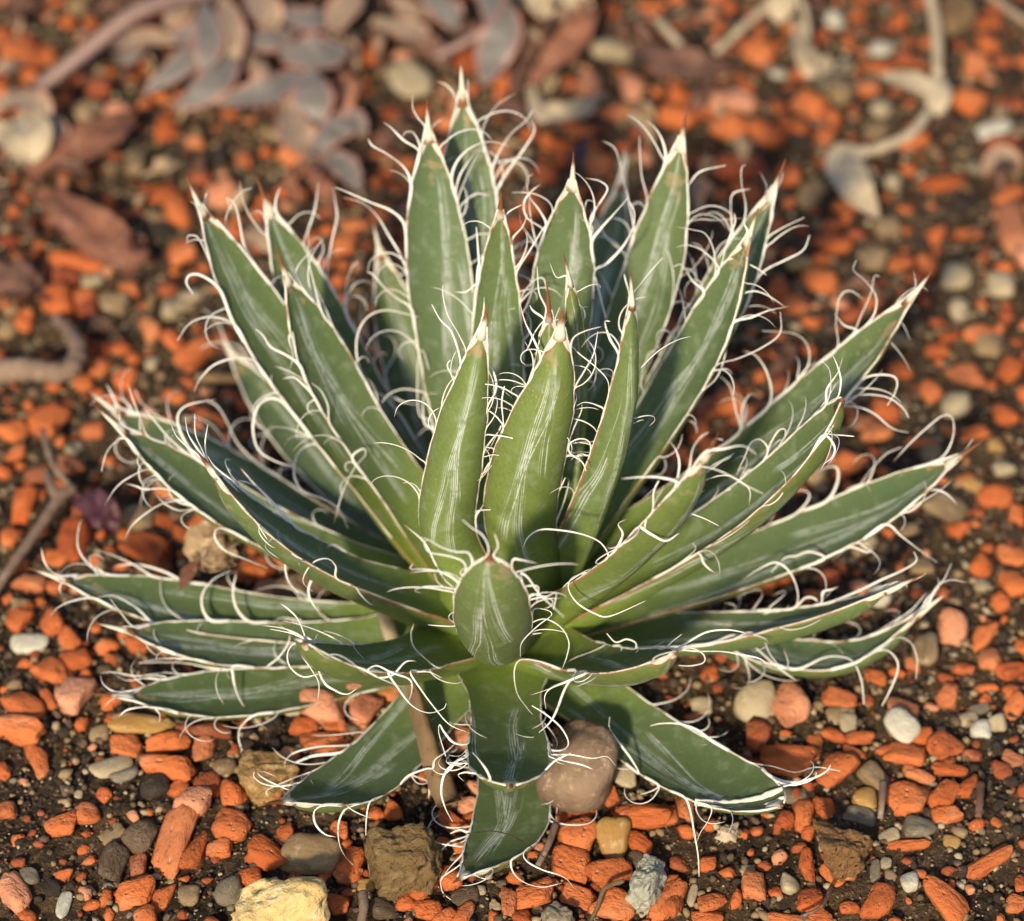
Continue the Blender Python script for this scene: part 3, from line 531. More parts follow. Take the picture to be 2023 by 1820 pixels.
# ------------------------------------------------------------------ gravel
GR = {
'BL': """o 105,165,140,110,60;o 285,165,150,120,-60;o 375,260,130,110,-40;o 410,370,190,125,5;o 290,450,170,140,-20;s 415,600,230,170,70;o 145,650,210,150,-25;o 265,610,120,80,-50;o 110,770,270,150,-20;o 445,745,100,80,90;o 220,960,250,120,-70;o 15,1000,110,90,-50;o 690,865,170,120,-10;o 905,855,270,110,5;o 905,970,330,150,-10;o 1115,880,170,125,88;o 975,1085,110,95,40;s 1065,1165,170,165,60;o 1265,1110,160,150,-70;r 1130,1060,150,140,90;o 1260,1290,200,160,-20;o 940,1360,370,190,70;o 1070,1420,220,110,68;o 1205,1410,150,110,10;o 1460,1450,230,150,-30;o 1565,1345,120,110,30;o 1370,1560,130,125,0;o 335,1310,170,120,10;o 475,1250,150,120,-30;o 35,1225,110,100,0;brown 770,1330,180,180,40;brown 620,1480,200,160,70;dark 845,1085,150,140,0;r 755,1495,130,110,90;o 730,1650,210,140,0;o 885,1680,160,100,65;o 585,1670,90,80,0;o 800,1770,120,120,0;s 85,1665,190,150,-40;o 150,1790,100,70,0;white 345,1730,140,70,80;grey 1245,1640,145,140,0;tan 1230,970,120,110,0;beige 610,990,220,110,25;grey 680,1030,150,90,20;tan 540,800,100,90,0;amber 780,750,340,110,8;white 165,280,190,110,8;tan 1035,1660,110,90,0;r 1010,785,100,70,0;r 1160,790,210,100,0;o 1755,825,230,120,0;o 1665,740,150,100,0;o 1840,745,150,80,0;s 1745,620,260,180,-15;white 1600,655,90,80,0;r 1290,885,80,70,0;o 1900,1540,140,100,20;dark 290,1640,90,80,0;grey 160,1590,110,100,0;o 490,1480,80,60,20;o 1890,1380,110,80,40;tan 120,80,110,80,20;o 520,180,70,60,0;beige 430,1150,50,40,0;tan 620,1340,120,90,30;o 600,720,80,60,80;o 790,1560,70,50,0""",
'BM': """s 180,670,210,150,70;s 95,575,130,110,0;o 295,575,150,80,0;o 40,740,110,80,0;o 190,820,170,90,-20;s 15,650,130,80,90;s 700,800,170,150,-30;grey 690,690,140,80,0;r 640,740,130,100,0;s 850,1110,200,110,-48;s 755,1165,130,110,0;o 660,1250,220,130,-30;o 330,1200,100,90,0;o 240,1215,90,70,0;o 100,1480,200,150,60;o 40,1330,120,100,0;s 1480,570,230,170,20;s 1370,660,170,100,5;s 1320,550,150,90,0;o 1370,1180,140,100,30;o 1250,1240,110,90,90;o 1340,1320,200,180,50;o 1310,1475,210,170,-15;o 1515,1520,210,170,20;o 1700,1215,350,150,-5;o 1690,1360,150,90,-20;amber 1530,1320,220,190,90;o 1520,1110,110,100,0;beige 1590,1000,130,120,0;o 1920,1190,150,90,80;brown 1660,1440,110,90,0;o 1550,1720,200,170,-20;o 1830,1680,230,130,60;o 1090,1650,220,130,0;o 960,1690,150,90,80;o 1030,1770,130,80,-20;o 1330,1660,210,110,-15;o 500,1620,200,110,50;o 400,1710,110,90,0;o 530,1750,160,100,0;o 620,1790,140,80,40;o 720,1770,130,110,60;brown 730,1670,150,90,0;beige 890,1720,60,50,0;brown 270,1740,180,110,0;o 640,1570,130,120,0;r 1170,1590,130,70,0;o 1000,1560,100,60,0;amber 190,1600,110,70,0;o 30,1700,120,130,0;o 770,1240,120,90,20;o 1440,780,120,80,0;o 80,850,150,80,0;beige 800,1640,70,60,0;o 640,1150,110,70,-20;beige 1780,1020,80,60,0""",
'BR': """beige 490,590,230,200,0;s 690,610,220,190,-60;o 960,580,200,100,-10;r 1120,580,90,70,90;r 1315,640,200,120,-15;white 1290,740,180,150,-35;white 1725,735,110,100,0;beige 1820,700,90,90,0;o 1330,890,240,130,-15;o 1525,840,200,150,35;o 1395,790,130,110,-30;o 1555,975,180,80,-5;o 1390,1000,170,90,-15;o 1325,1120,240,160,0;o 1530,1110,190,120,55;o 1660,1070,140,90,50;tan 1140,1000,210,130,-25;amber 1090,1110,130,110,0;grey 1060,1200,180,100,-10;o 925,960,200,170,40;o 660,900,270,180,-15;o 820,850,130,90,80;o 1030,880,120,80,-20;o 1070,800,180,80,10;r 430,910,180,90,-15;o 760,1200,230,130,80;o 880,1160,130,100,0;o 660,1230,130,120,0;o 780,1310,120,80,80;grey 1380,1290,190,140,0;beige 1230,1330,110,70,10;o 1540,1230,160,80,5;o 1770,1470,300,110,28;o 1180,1680,230,140,55;o 1540,1690,250,180,-40;o 1330,1390,220,60,0;o 480,1620,150,145,0;o 340,1540,90,70,0;o 250,1690,160,100,20;o 390,1680,90,90,0;o 235,1780,170,90,0;o 600,1650,80,60,0;beige 675,1610,110,110,0;o 795,1680,150,130,0;o 770,1480,210,100,80;o 910,1550,140,80,-35;o 1010,1540,80,80,0;o 1010,1720,120,70,0;o 850,1780,140,80,0;o 650,1790,200,70,0;white 1340,1590,100,95,0;grey 1150,1530,110,60,90;beige 1210,1490,70,60,0;o 1390,1550,90,60,0;o 40,1690,180,110,80;o 35,1570,80,70,0;o 1745,240,170,100,50;o 1780,355,140,120,90;o 1640,400,140,80,0;o 1900,410,150,120,20;s 1570,170,190,160,90;o 1550,530,140,120,60;o 1760,500,130,60,-10;o 1760,560,100,50,0;o 1900,530,100,80,0;o 1920,600,150,100,50;tan 1430,310,170,150,90;o 1270,420,90,70,0;o 1150,450,110,90,0;o 1350,370,100,90,0;r 1840,980,100,100,0;r 1890,910,130,80,-20;o 1930,1690,130,110,35;o 1840,1780,70,60,0;o 110,1180,150,110,80;o 20,1220,120,120,0;o 500,1300,70,50,0;o 470,1430,60,40,0;o 1950,1570,120,60,80;beige 150,1650,110,50,70;amber 1570,1370,90,70,0;beige 450,1530,70,60,0;tan 960,670,150,80,0;beige 1660,680,100,70,20;grey 1720,620,110,60,10;beige 1000,720,90,90,0;o 1570,1600,60,50,0;o 1210,860,110,60,20;o 150,670,110,60,0;beige 200,610,110,80,0;grey 700,1090,140,90,10;r 560,300,110,110,0;amber 800,190,130,110,20;beige 650,240,90,70,0;white 1180,20,130,110,0""",
'ML': """o 850,185,140,110,-50;o 1100,320,200,150,40;o 330,40,160,120,0;r 490,90,130,100,0;o 130,140,100,100,0;r 540,290,150,120,0;o 550,390,170,130,0;o 700,450,130,120,0;o 460,470,120,90,0;o 750,340,80,70,0;o 80,730,180,110,20;o 280,660,220,170,50;o 520,720,130,100,0;o 130,1140,200,150,80;o 50,1330,150,140,0;o 400,1350,210,180,80;r 200,980,140,90,0;r 390,900,150,90,0;o 350,1040,110,90,0;r 530,1060,130,100,0;o 920,1220,140,70,-10;o 830,1370,240,170,-20;o 1170,1250,170,130,-30;o 1440,1520,240,190,-20;s 1530,1670,190,165,0;o 1560,1450,180,110,-30;o 1020,1300,100,90,0;o 170,1600,200,110,-15;o 310,1620,160,90,0;o 110,1780,150,90,0;o 960,1060,180,90,0;o 1720,720,170,150,0;o 1740,920,200,130,0;tan 770,1200,170,140,0;o 980,550,120,80,0;tan 40,170,120,110,0;tan 1040,60,120,90,0;o 60,60,110,80,0;beige 410,810,100,80,0;o 640,560,110,70,0;brown 1720,1680,330,260,0;o 300,1450,160,110,0;o 230,1280,110,90,0;o 1000,960,120,80,10;o 1880,1320,140,90,0;beige 860,360,80,70,0;o 700,1480,120,60,0;o 20,960,100,80,0;o 80,860,120,80,20;o 620,880,90,70,0;o 700,1290,90,70,10;beige 990,80,110,90,20""",
'TL': """o 110,290,230,200,-70;o 250,320,130,110,0;o 60,30,150,80,0;o 320,20,110,80,0;o 510,140,90,90,0;o 360,570,100,90,0;r 560,510,150,130,0;s 660,620,170,120,20;o 940,690,170,130,90;o 1100,780,100,80,0;o 1375,880,90,90,0;o 1500,820,70,60,0;o 1660,870,230,160,-30;o 1380,470,110,80,0;s 1250,1090,200,130,0;o 900,1080,300,90,0;o 1000,1180,170,150,-60;r 650,1220,150,80,0;o 760,1180,120,80,0;o 1040,1430,170,130,10;r 50,1370,130,80,0;o 440,1480,300,110,-10;r 370,1570,190,100,0;o 330,1690,180,170,0;o 480,1690,150,130,0;o 730,1640,110,100,0;s 1960,530,240,150,88;o 150,1770,120,90,0;r 210,1440,100,80,0;o 20,460,70,60,0;tan 80,110,110,100,0;tan 430,40,130,120,0;tan 500,640,170,120,0;tan 770,900,180,110,90;beige 960,1750,120,110,0;beige 1060,1690,160,90,10;tan 640,1730,140,170,90;beige 530,1590,130,80,25;tan 880,1220,140,80,10;dark 1230,870,150,130,0;dark 900,1310,160,120,0;tan 1530,700,170,110,30;o 1600,680,120,90,-30;o 1850,120,110,80,0""",
'TM': """o 210,300,200,140,0;s 60,520,200,130,90;o 740,330,170,140,90;o 970,440,150,110,80;s 1690,480,160,150,90;o 1660,620,290,140,-5;o 1410,720,200,100,0;s 700,580,100,80,90;o 1100,100,180,130,0;o 430,900,100,90,0;o 1290,870,100,90,90;o 1500,900,150,130,0;o 1560,50,130,90,0;s 1450,470,150,120,0;o 1800,40,160,80,0;r 1080,220,130,90,0;beige 430,440,300,210,-50;r 330,620,150,90,0;o 640,670,130,110,0;r 1200,940,160,110,0;o 1130,1130,140,110,0;o 270,1170,120,100,0;r 1760,720,160,110,0;o 1320,800,140,90,10;dark 500,760,130,90,0;r 300,860,170,80,-10;o 1050,1230,120,90,30;o 130,1230,160,100,0;o 60,1350,140,120,0;beige 1580,280,220,130,-10""",
'TR': """o 530,270,170,140,-40;s 360,550,290,150,12;o 820,560,170,165,-30;o 720,700,170,120,-15;o 920,690,280,110,60;o 1240,330,210,80,-10;o 1430,350,130,80,0;o 1150,470,120,90,20;o 1700,540,210,170,-40;o 1760,290,160,155,0;o 1840,60,170,100,0;o 1820,170,130,110,0;o 1950,540,160,70,10;o 1530,1040,280,100,10;o 1940,1090,160,110,40;o 1720,1340,150,80,10;o 930,1380,170,150,-60;o 880,1470,110,100,-40;o 1330,1500,140,100,10;o 1470,1500,120,110,-40;o 880,1590,200,130,0;o 640,1650,150,130,-40;o 1010,1180,140,90,0;o 1350,1190,100,70,0;o 1370,940,90,70,0;o 1400,770,150,90,20;o 340,700,230,130,-5;o 560,750,190,140,-30;o 60,640,280,160,-30;r 430,930,300,160,0;o 700,1000,150,130,0;o 1060,800,140,90,90;r 1900,780,200,120,-20;r 1950,1300,380,180,88;o 640,590,90,80,0;white 1850,720,200,100,30;tan 830,1090,210,130,50;beige 1280,1000,110,90,70;tan 1250,1300,150,110,20;amber 760,1500,130,90,20;tan 1170,1480,130,120,60;beige 1650,1560,180,150,0;beige 1900,1630,170,130,0;white 1220,210,130,100,0;white 640,390,90,80,0;grey 920,440,120,90,0;tan 990,480,150,140,60;grey 1000,320,130,90,20;beige 1210,570,130,100,0;white 950,60,110,100,0;grey 1760,930,160,70,-20;tan 1930,950,150,130,0;o 180,620,140,100,20;r 210,890,160,110,0;o 1550,560,60,50,0;o 460,1090,160,110,-20;o 900,900,110,70,0;o 1330,60,100,90,0;o 700,1440,90,60,0;o 1180,1700,140,90,20;o 1090,40,110,60,10;tan 1200,690,150,110,0;beige 1660,1730,110,100,0;dark 760,800,130,100,0;dark 170,1090,180,120,0;dark 1680,1160,160,110,0;o 1780,1720,80,60,0""",
'MR': """o 1530,300,140,90,5;o 1770,220,180,90,15;o 1690,440,230,110,-8;o 1500,520,120,110,-50;o 1950,400,150,120,40;o 1910,650,150,110,-60;o 1740,760,170,80,5;o 1600,750,90,60,0;o 1850,490,80,60,0;o 1040,920,150,140,40;o 1200,740,170,120,0;o 1870,1110,200,130,10;o 1650,1290,120,100,-20;o 1780,1490,140,120,60;o 1950,1450,150,130,0;o 1960,1610,160,140,0;o 550,1620,190,110,0;o 670,1570,110,90,0;o 350,1650,90,70,0;o 1440,810,160,60,-10;o 990,980,100,80,0;o 180,720,120,110,90;o 350,560,230,180,0;o 1980,1230,100,100,0;r 1430,1660,90,90,0;tan 1300,240,130,110,0;beige 1650,100,110,100,0;beige 1640,600,160,140,0;tan 1830,280,170,120,0;amber 1860,820,100,80,0;tan 840,930,160,150,90;tan 1590,1150,260,160,-20;beige 1110,1340,150,120,0;tan 1450,1500,130,110,0;r 240,620,170,120,20;o 630,290,90,70,0;o 1010,620,130,80,0;o 1100,690,150,90,0;o 720,60,160,110,-10;r 440,650,130,110,0;tan 1060,470,120,90,0;beige 1900,950,120,90,20;amber 1740,1040,110,70,-20;o 1700,1010,110,60,0;tan 1380,1290,100,80,0;brown 1300,1600,130,90,10;grey 1210,1680,100,95,0;beige 1790,1600,110,90,0;o 60,850,130,100,0;o 830,1690,120,80,0;brown 60,1610,130,110,0;tan 1500,860,120,90,0;o 1330,400,130,90,0;o 1600,240,110,70,10;o 1250,620,180,110,-20""",
'MM': """o 240,1300,170,110,0;o 60,1130,170,90,0;beige 500,870,160,110,10;tan 330,160,150,110,0;o 330,300,170,120,0;o 40,930,160,80,20;brown 40,1740,170,130,0""",
}
rg = random.Random(11)
def chip_shape(seed, smooth, sub=3, R=.005, aniso=(1, 1, 1)):
    q = random.Random(seed); bm = bmesh.new(); bmesh.ops.create_icosphere(bm, subdivisions=sub, radius=1)
    pl = []
    for ax in range(3):
        for sg in (-1, 1):
            d = Vector((0, 0, 0)); d[ax] = sg; d += Vector((q.gauss(0, .22), q.gauss(0, .22), q.gauss(0, .18))); pl.append((d.normalized(), q.uniform(.74, .98)))
    for _ in range(q.randint(3, 6)):
        d = Vector((q.gauss(0, 1), q.gauss(0, 1), q.gauss(0, 1))).normalized(); pl.append((d, q.uniform(.80, 1.0)))
    pw = 13 if smooth == 0 else 5.0 if smooth == 1 else 4.0
    off = Vector((q.uniform(0, 50), q.uniform(0, 50), 0))
    for v in bm.verts:
        d = v.co.normalized(); s_ = 0
        for nrm, h in pl:
            c = nrm.dot(d)
            if c > 0: s_ += (c / h) ** pw
        r = s_ ** (-1 / pw)
        r *= 1 + (.16 if smooth == 0 else .10) * noise.noise(d * 1.6 + off) + (.09 if smooth == 0 else .03) * noise.noise(d * 3.8 + off) + (.035 if smooth == 0 else .01) * noise.noise(d * 9 + off)
        v.co = d * (r * R)
    mx = [max(abs(v.co[i]) for v in bm.verts) for i in range(3)]
    for v in bm.verts:
        for i in range(3): v.co[i] *= R / mx[i]
    V = [v.co.copy() for v in bm.verts]; Fc = [tuple(x.index for x in f.verts) for f in bm.faces]; bm.free(); return V, Fc
ROUGH = [chip_shape(100 + i, 0) for i in range(22)]; SMOOTHC = [chip_shape(300 + i, 1) for i in range(12)]
MC = {}
def chip_mesh_for(kind, idx):
    if (kind, idx) not in MC:
        V, Fc = (ROUGH if kind in 'ors' else SMOOTHC)[idx]
        MC[(kind, idx)] = mesh('brick_chip' if kind in 'ors' else 'pebble', V, Fc, M[kind])
    return MC[(kind, idx)]
OCC = []    # occupied discs on the ground
LAND = []   # landmarks for the labels
def lm(reg, x, y, phrase): LAND.append((at_z(*zp(reg, x, y), 0), phrase))
for a in (('BL', 1530, 1700, 'the big yellow rock'), ('BM', 410, 1440, 'the crusty brown rock'), ('BM', 1310, 960, 'the smooth round brown stone'), ('BM', 1720, 1570, 'the grey-green stone'),
          ('BR', 1010, 1400, 'the brown earth clump'), ('BR', 560, 590, 'the round beige pebble'), ('BR', 1290, 740, 'the egg-shaped white pebble'), ('BR', 300, 1100, 'the broken-tipped low agave leaf'),
          ('BL', 600, 1000, 'the teardrop beige pebble'), ('BL', 940, 1360, 'the longest orange brick chip'), ('BL', 780, 750, 'the flat amber stone'), ('ML', 200, 1350, 'the forked twig'), ('ML', 350, 350, 'the curled dry stem'),
          ('ML', 1180, 1430, 'the papery husk'), ('TL', 600, 1300, 'the rusty dead leaves'), ('TL', 1300, 300, 'the grey succulent sprig'), ('TL', 180, 760, 'the round dried bud'), ('TM', 1300, 350, 'the curved rusty leaf'), ('TR', 250, 430, 'the dark bark strip'),
          ('TR', 1530, 450, 'the forked dry sprig'), ('TR', 1110, 1080, 'the hooked pale dry leaf'), ('TR', 1850, 720, 'the elongated white pebble'), ('MR', 1640, 600, 'the squarish beige pebble'), ('MR', 1600, 1150, 'the pinkish tan stone'), ('BR', 1430, 310, 'the tan stone under an agave tip'),
          ('MR', 500, 1000, 'the agave leaf with looped threads'), ('MM', 300, 1000, 'the agave stem'), ('BM', 550, 850, 'the brown dry stalk'), ('TM', 1000, 1000, 'the tallest agave leaf'), ('BL', 415, 600, 'the big pale salmon chip')): lm(*a)
CN = {'o': 'orange', 'r': 'dark red', 's': 'pale salmon', 'beige': 'beige', 'white': 'whitish', 'grey': 'grey', 'tan': 'tan', 'brown': 'brown', 'dark': 'blackish', 'amber': 'amber yellow'}
def size_word(a): return 'tiny' if a < .0055 else 'small' if a < .0085 else 'medium-sized' if a < .0125 else 'large'
def shape_word(kind, asp):
    if asp > 1.75: return 'long'
    if asp > 1.3: return 'oblong'
    return 'blocky' if kind in 'ors' else 'rounded'
def place_chip(kind, px, py, a, b, ang):
    c = min(a, b) * rg.uniform(.62, .85); g0 = at_z(px, py, c * .30)
    sc_ = depth(g0) / F
    g = Vector((math.cos(math.radians(ang)), math.sin(math.radians(ang)) / .72)); rz = math.atan2(g.y, g.x)
    st = 1 + .30 * abs(math.sin(math.radians(ang)))
    return kind, g0, a * st, b * (1.3 - .3 * abs(math.sin(math.radians(ang)))), c, rz
def add_chip(kind, p, a, b, c, rz, label=True):
    brick = kind in 'ors'; idx = rg.randrange(len(ROUGH) if brick else len(SMOOTHC))
    o = bpy.data.objects.new('brick_chip' if brick else 'pebble', chip_mesh_for(kind, idx)); lk(o)
    o.scale = (a / .010, b / .010, c / .010); o.rotation_euler = (rg.uniform(-.22, .22), rg.uniform(-.22, .22), rz + (math.pi if rg.random() < .5 else 0))
    o.location = (p.x, p.y, gh(p.x, p.y) + c * .5 * rg.uniform(.45, .75))
    OCC.append((p.x, p.y, (a + b) / 4 * .9))
    CHIPS.append((o, kind, p.copy(), a, b))
    return o
CHIPS = []
placed = []
for reg, txt in GR.items():
    for it in txt.split(';'):
        kind, num = it.split(); x, y, a, b, ang = map(float, num.split(',')); px, py = zp(reg, x, y); k = ZR[reg][2]
        sc_ = depth(at_z(px, py, 0)) / F
        placed.append(place_chip(kind, px, py, a * k * sc_ * 1.13, b * k * sc_ * 1.13, ang))
#RELAX
nb = sorted((q for q in placed if q[0] in 'ors'), key=lambda q: -q[2] * q[3])[:298]
keep = set(id(q) for q in nb); extra = []
for q in placed:
    if q[0] in 'ors' and id(q) not in keep: extra.append(q); OCC.append((q[1].x, q[1].y, (q[2] + q[3]) / 4)); continue
    add_chip(*q)
# labels: look first, then the nearest landmarks, then the nearest neighbour
def desc(kind, a, b): return ' '.join((size_word(max(a, b)), shape_word(kind, max(a, b) / min(a, b)), CN[kind], 'brick chip' if kind in 'ors' else 'pebble'))
cand = {}
for i, (o, kind, p, a, b) in enumerate(CHIPS):
    d = sorted(((q - p).length, ph) for q, ph in LAND); (d1, p1), (d2, p2) = [x for x in d if x[0] > .004][:2]
    nb_ = sorted(((p - c[2]).length, j) for j, c in enumerate(CHIPS) if j != i)[:3]; D0 = desc(kind, a, b)
    near = 'lying against ' if d1 < .014 else 'beside ' if d1 < .030 else 'near '
    nn_ = [' '.join((size_word(max(CHIPS[j][3:5])), CN[CHIPS[j][1]], 'chip' if CHIPS[j][1] in 'ors' else 'pebble')) for _, j in nb_]
    art = lambda w_: 'an ' + w_ if w_[0] in 'aeiou' else 'a ' + w_
    cand[i] = [D0 + ' ' + near + p1, D0 + ' next to %s ' % art(nn_[0]) + near + p1, D0 + ' between ' + p1 + ' and ' + p2, D0 + ' between %s and %s ' % (art(nn_[0]), art(nn_[1])), D0 + ' next to %s near ' % art(nn_[1]) + p2, D0 + ' between %s and %s ' % (art(nn_[1]), art(nn_[2]))]
    cand[i] = [' '.join(x.split()) for x in cand[i]]; cand[i] = [x for x in cand[i] if len(x.split()) <= 16]
from collections import Counter
lab = {i: c[0] for i, c in cand.items()}; step = {i: 0 for i in cand}
for _ in range(6):
    cnt = Counter(lab.values())
    for i in cand:
        if cnt[lab[i]] > 1 and step[i] + 1 < len(cand[i]): step[i] += 1; cnt[lab[i]] -= 1; lab[i] = cand[i][step[i]]
for i, (o, kind, p, a, b) in enumerate(CHIPS):
    br = kind in 'ors'; tag(o, lab[i], 'brick chip' if br else 'pebble', 'crushed brick chips' if br else 'loose pebbles')
# loose crumbs too small to pick apart, and gravel beyond the picture
def joined(name, mat, items, shapes):
    VV, FF = [], []; base = 0
    arr = [(np.array([tuple(v) for v in V]), np.array(Fc)) for V, Fc in shapes]
    for (x, y, z, a, b, c, rz) in items:
        V, Fc = arr[rg.randrange(len(arr))]; P = V * np.array([a / .010, b / .010, c / .010])
        t1, t2 = rg.uniform(-.4, .4), rg.uniform(-.4, .4)
        Rm = np.array(Matrix.Rotation(rz, 3, 'Z') @ Matrix.Rotation(t1, 3, 'X') @ Matrix.Rotation(t2, 3, 'Y'))
        VV.append(P @ Rm.T + np.array([x, y, z])); FF.append(Fc + base); base += len(V)
    V = np.concatenate(VV); Fc = np.concatenate(FF); m = bpy.data.meshes.new(name)
    m.vertices.add(len(V)); m.vertices.foreach_set('co', V.astype(np.float32).ravel()); m.loops.add(len(Fc) * 3); m.loops.foreach_set('vertex_index', Fc.astype(np.int32).ravel())
    m.polygons.add(len(Fc)); m.polygons.foreach_set('loop_start', np.arange(0, len(Fc) * 3, 3, dtype=np.int32)); m.polygons.foreach_set('use_smooth', np.ones(len(Fc), dtype=bool))
    m.materials.append(mat); m.update(); m.validate(); return lk(bpy.data.objects.new(name, m))
LOW = [chip_shape(500 + i, 0, 2) for i in range(8)]; TINY = [chip_shape(600 + i, 0, 1) for i in range(14)]
CELL = {}
for (x, y, r) in OCC: CELL.setdefault((int(x // .02), int(y // .02)), []).append((x, y, r))
def free(x, y, r):
    cx, cy_ = int(x // .02), int(y // .02)
    for i in (-1, 0, 1):
        for j in (-1, 0, 1):
            for (a, b, q) in CELL.get((cx + i, cy_ + j), ()):
                if (a - x) ** 2 + (b - y) ** 2 < (q + r) ** 2: return False
    return True
def inview(x, y):
    px, py = proj(Vector((x, y, 0))); return -60 < px < 2083 and -60 < py < 1880
crumbs = {'o': [], 'r': [], 's': []}
for q in extra: crumbs[q[0]].append((q[1].x, q[1].y, gh(q[1].x, q[1].y) + q[4] * .3, q[2], q[3], q[4], q[5]))
def crumb(x, y, s_):
    kind = rg.choices('ors', (50, 40, 8))[0]; a = s_ * rg.uniform(.9, 1.4); b = s_ * rg.uniform(.7, 1.0); c = s_ * rg.uniform(.5, .8)
    crumbs[kind].append((x, y, gh(x, y) + c * rg.uniform(.1, .4), a, b, c, rg.uniform(0, 6.3)))
    CELL.setdefault((int(x // .02), int(y // .02)), []).append((x, y, s_ * .5))
for _ in range(15000):
    x, y = rg.uniform(-.30, .30), rg.uniform(-.20, .48); inv = inview(x, y)
    s_ = rg.uniform(.0026, .0052 + .0050 * rg.random()) if inv else rg.uniform(.004, .013)
    clus = noise.noise(Vector((x * 16, y * 16, 7)))
    if rg.random() > (.62 if inv else .5) + clus * 1.1: continue
    if free(x, y, s_ * .48): crumb(x, y, s_)
for k_, lst in crumbs.items():
    o = joined('brick_crumbs', M[k_], lst, LOW); tag(o, {'o': 'scattered orange brick crumbs among the larger chips', 'r': 'scattered dark red brick crumbs among the larger chips', 's': 'scattered pale salmon brick crumbs among the larger chips'}[k_], 'brick crumbs', kind='stuff')
lumps = {k_: [] for k_ in ('dark', 'brown', 'tan')}
for _ in range(5200):
    x, y = rg.uniform(-.26, .26), rg.uniform(-.18, .44)
    if not inview(x, y): continue
    s_ = rg.uniform(.0016, .0042); c = s_ * rg.uniform(.5, .8)
    if not free(x, y, s_ * .3): continue
    lumps[rg.choices(list(lumps), (50, 36, 14))[0]].append((x, y, gh(x, y) + c * .15, s_ * rg.uniform(1, 1.7), s_, c, rg.uniform(0, 6.3)))
for k_, lst in lumps.items():
    o = joined('soil_crumbs', M[k_], lst, LOW); tag(o, '%s crumbs of soil and bark between the brick chips' % CN[k_], 'soil crumbs', kind='stuff')
grit = {k_: [] for k_ in ('beige', 'tan', 'brown', 'dark', 'grey', 'r')}
for _ in range(60000):
    x, y = rg.uniform(-.26, .26), rg.uniform(-.18, .44)
    if not inview(x, y): continue
    s_ = .0006 + .0019 * rg.random() ** 3.4 + (.0016 if rg.random() < .025 else 0); k_ = rg.choices(list(grit), (12, 26, 34, 22, 5, 10))[0]
    c = s_ * rg.uniform(.5, .9); grit[k_].append((x, y, gh(x, y) + c * .2 + .0006, s_ * rg.uniform(.9, 1.5), s_, c, rg.uniform(0, 6.3)))
for k_, lst in grit.items():
    o = joined('grit', M[k_], lst, TINY); tag(o, 'fine %s grit strewn over the soil' % CN[k_], 'grit', kind='stuff')
# ------------------------------------------------------------------ rocks and dead plant bits
def rock(name, reg, x, y, a, b, ang, hgt, mat, label, seed, smooth=0, cat='rock', sink=.3, rough=1.0):
    k = ZR[reg][2]; px, py = zp(reg, x, y); g0 = at_z(px, py, hgt * .35); s_ = depth(g0) / F * k
    V, Fc = chip_shape(seed, smooth, 5 if not smooth else 4)
    A = Vector((a * s_, b * s_, hgt)); off = Vector((seed * 1.3, 0, 0)); out = []
    for v in V:
        p = Vector((v.x * A.x / .010, v.y * A.y / .010, v.z * A.z / .010))
        if not smooth: p += v.normalized() * (rough * (.0008 * noise.noise(p * 260 + off) + .0009 * noise.noise(p * 700 + off) + .0009 * noise.noise(p * 110 + off)))
        out.append(p)
    o = lk(bpy.data.objects.new(name, mesh(name, out, Fc, M[mat])))
    g = Vector((math.cos(math.radians(ang)), math.sin(math.radians(ang)) / .72)); o.rotation_euler = (rg.uniform(-.1, .1), rg.uniform(-.1, .1), math.atan2(g.y, g.x))
    o.location = (g0.x, g0.y, gh(g0.x, g0.y) + hgt * (.5 - sink)); return tag(o, label, cat)
rock('rock', 'BL', 1525, 1745, 660, 470, 12, .030, 'yellow_rock', 'big rough pitted yellow sandstone rock', 41)
rock('rock', 'BM', 410, 1440, 420, 430, 10, .028, 'crust_rock', 'crusty brown block of rock beside the lowest agave leaf', 42)
rock('stone', 'BM', 1315, 945, 480, 500, -20, .030, 'round_stone', 'smooth round brown stone lying against the broad drooping agave leaf', 43, 2, 'stone')
rock('stone', 'BM', 1720, 1570, 340, 190, 62, .016, 'quartz', 'jagged grey-green stone mottled with white', 44, 0, 'stone')
rock('stone', 'BM', 1230, 1780, 240, 210, 20, .012, 'grey', 'flat grey wedge-shaped stone', 45, 0, 'stone', rough=.3)
rock('earth_clump', 'BR', 980, 1410, 330, 290, 0, .020, 'clump', 'crumbly brown clump of earth', 46, 0, 'earth clump', sink=.22, rough=1.0)
rock('rock', 'BL', 1470, 1010, 330, 400, 30, .011, 'gold_rock', 'golden brown earthy rock under an agave leaf tip', 47)
rock('stone', 'BL', 1720, 1420, 280, 380, 70, .009, 'tan', 'smooth flat tan stone half buried', 48, 1, 'stone')
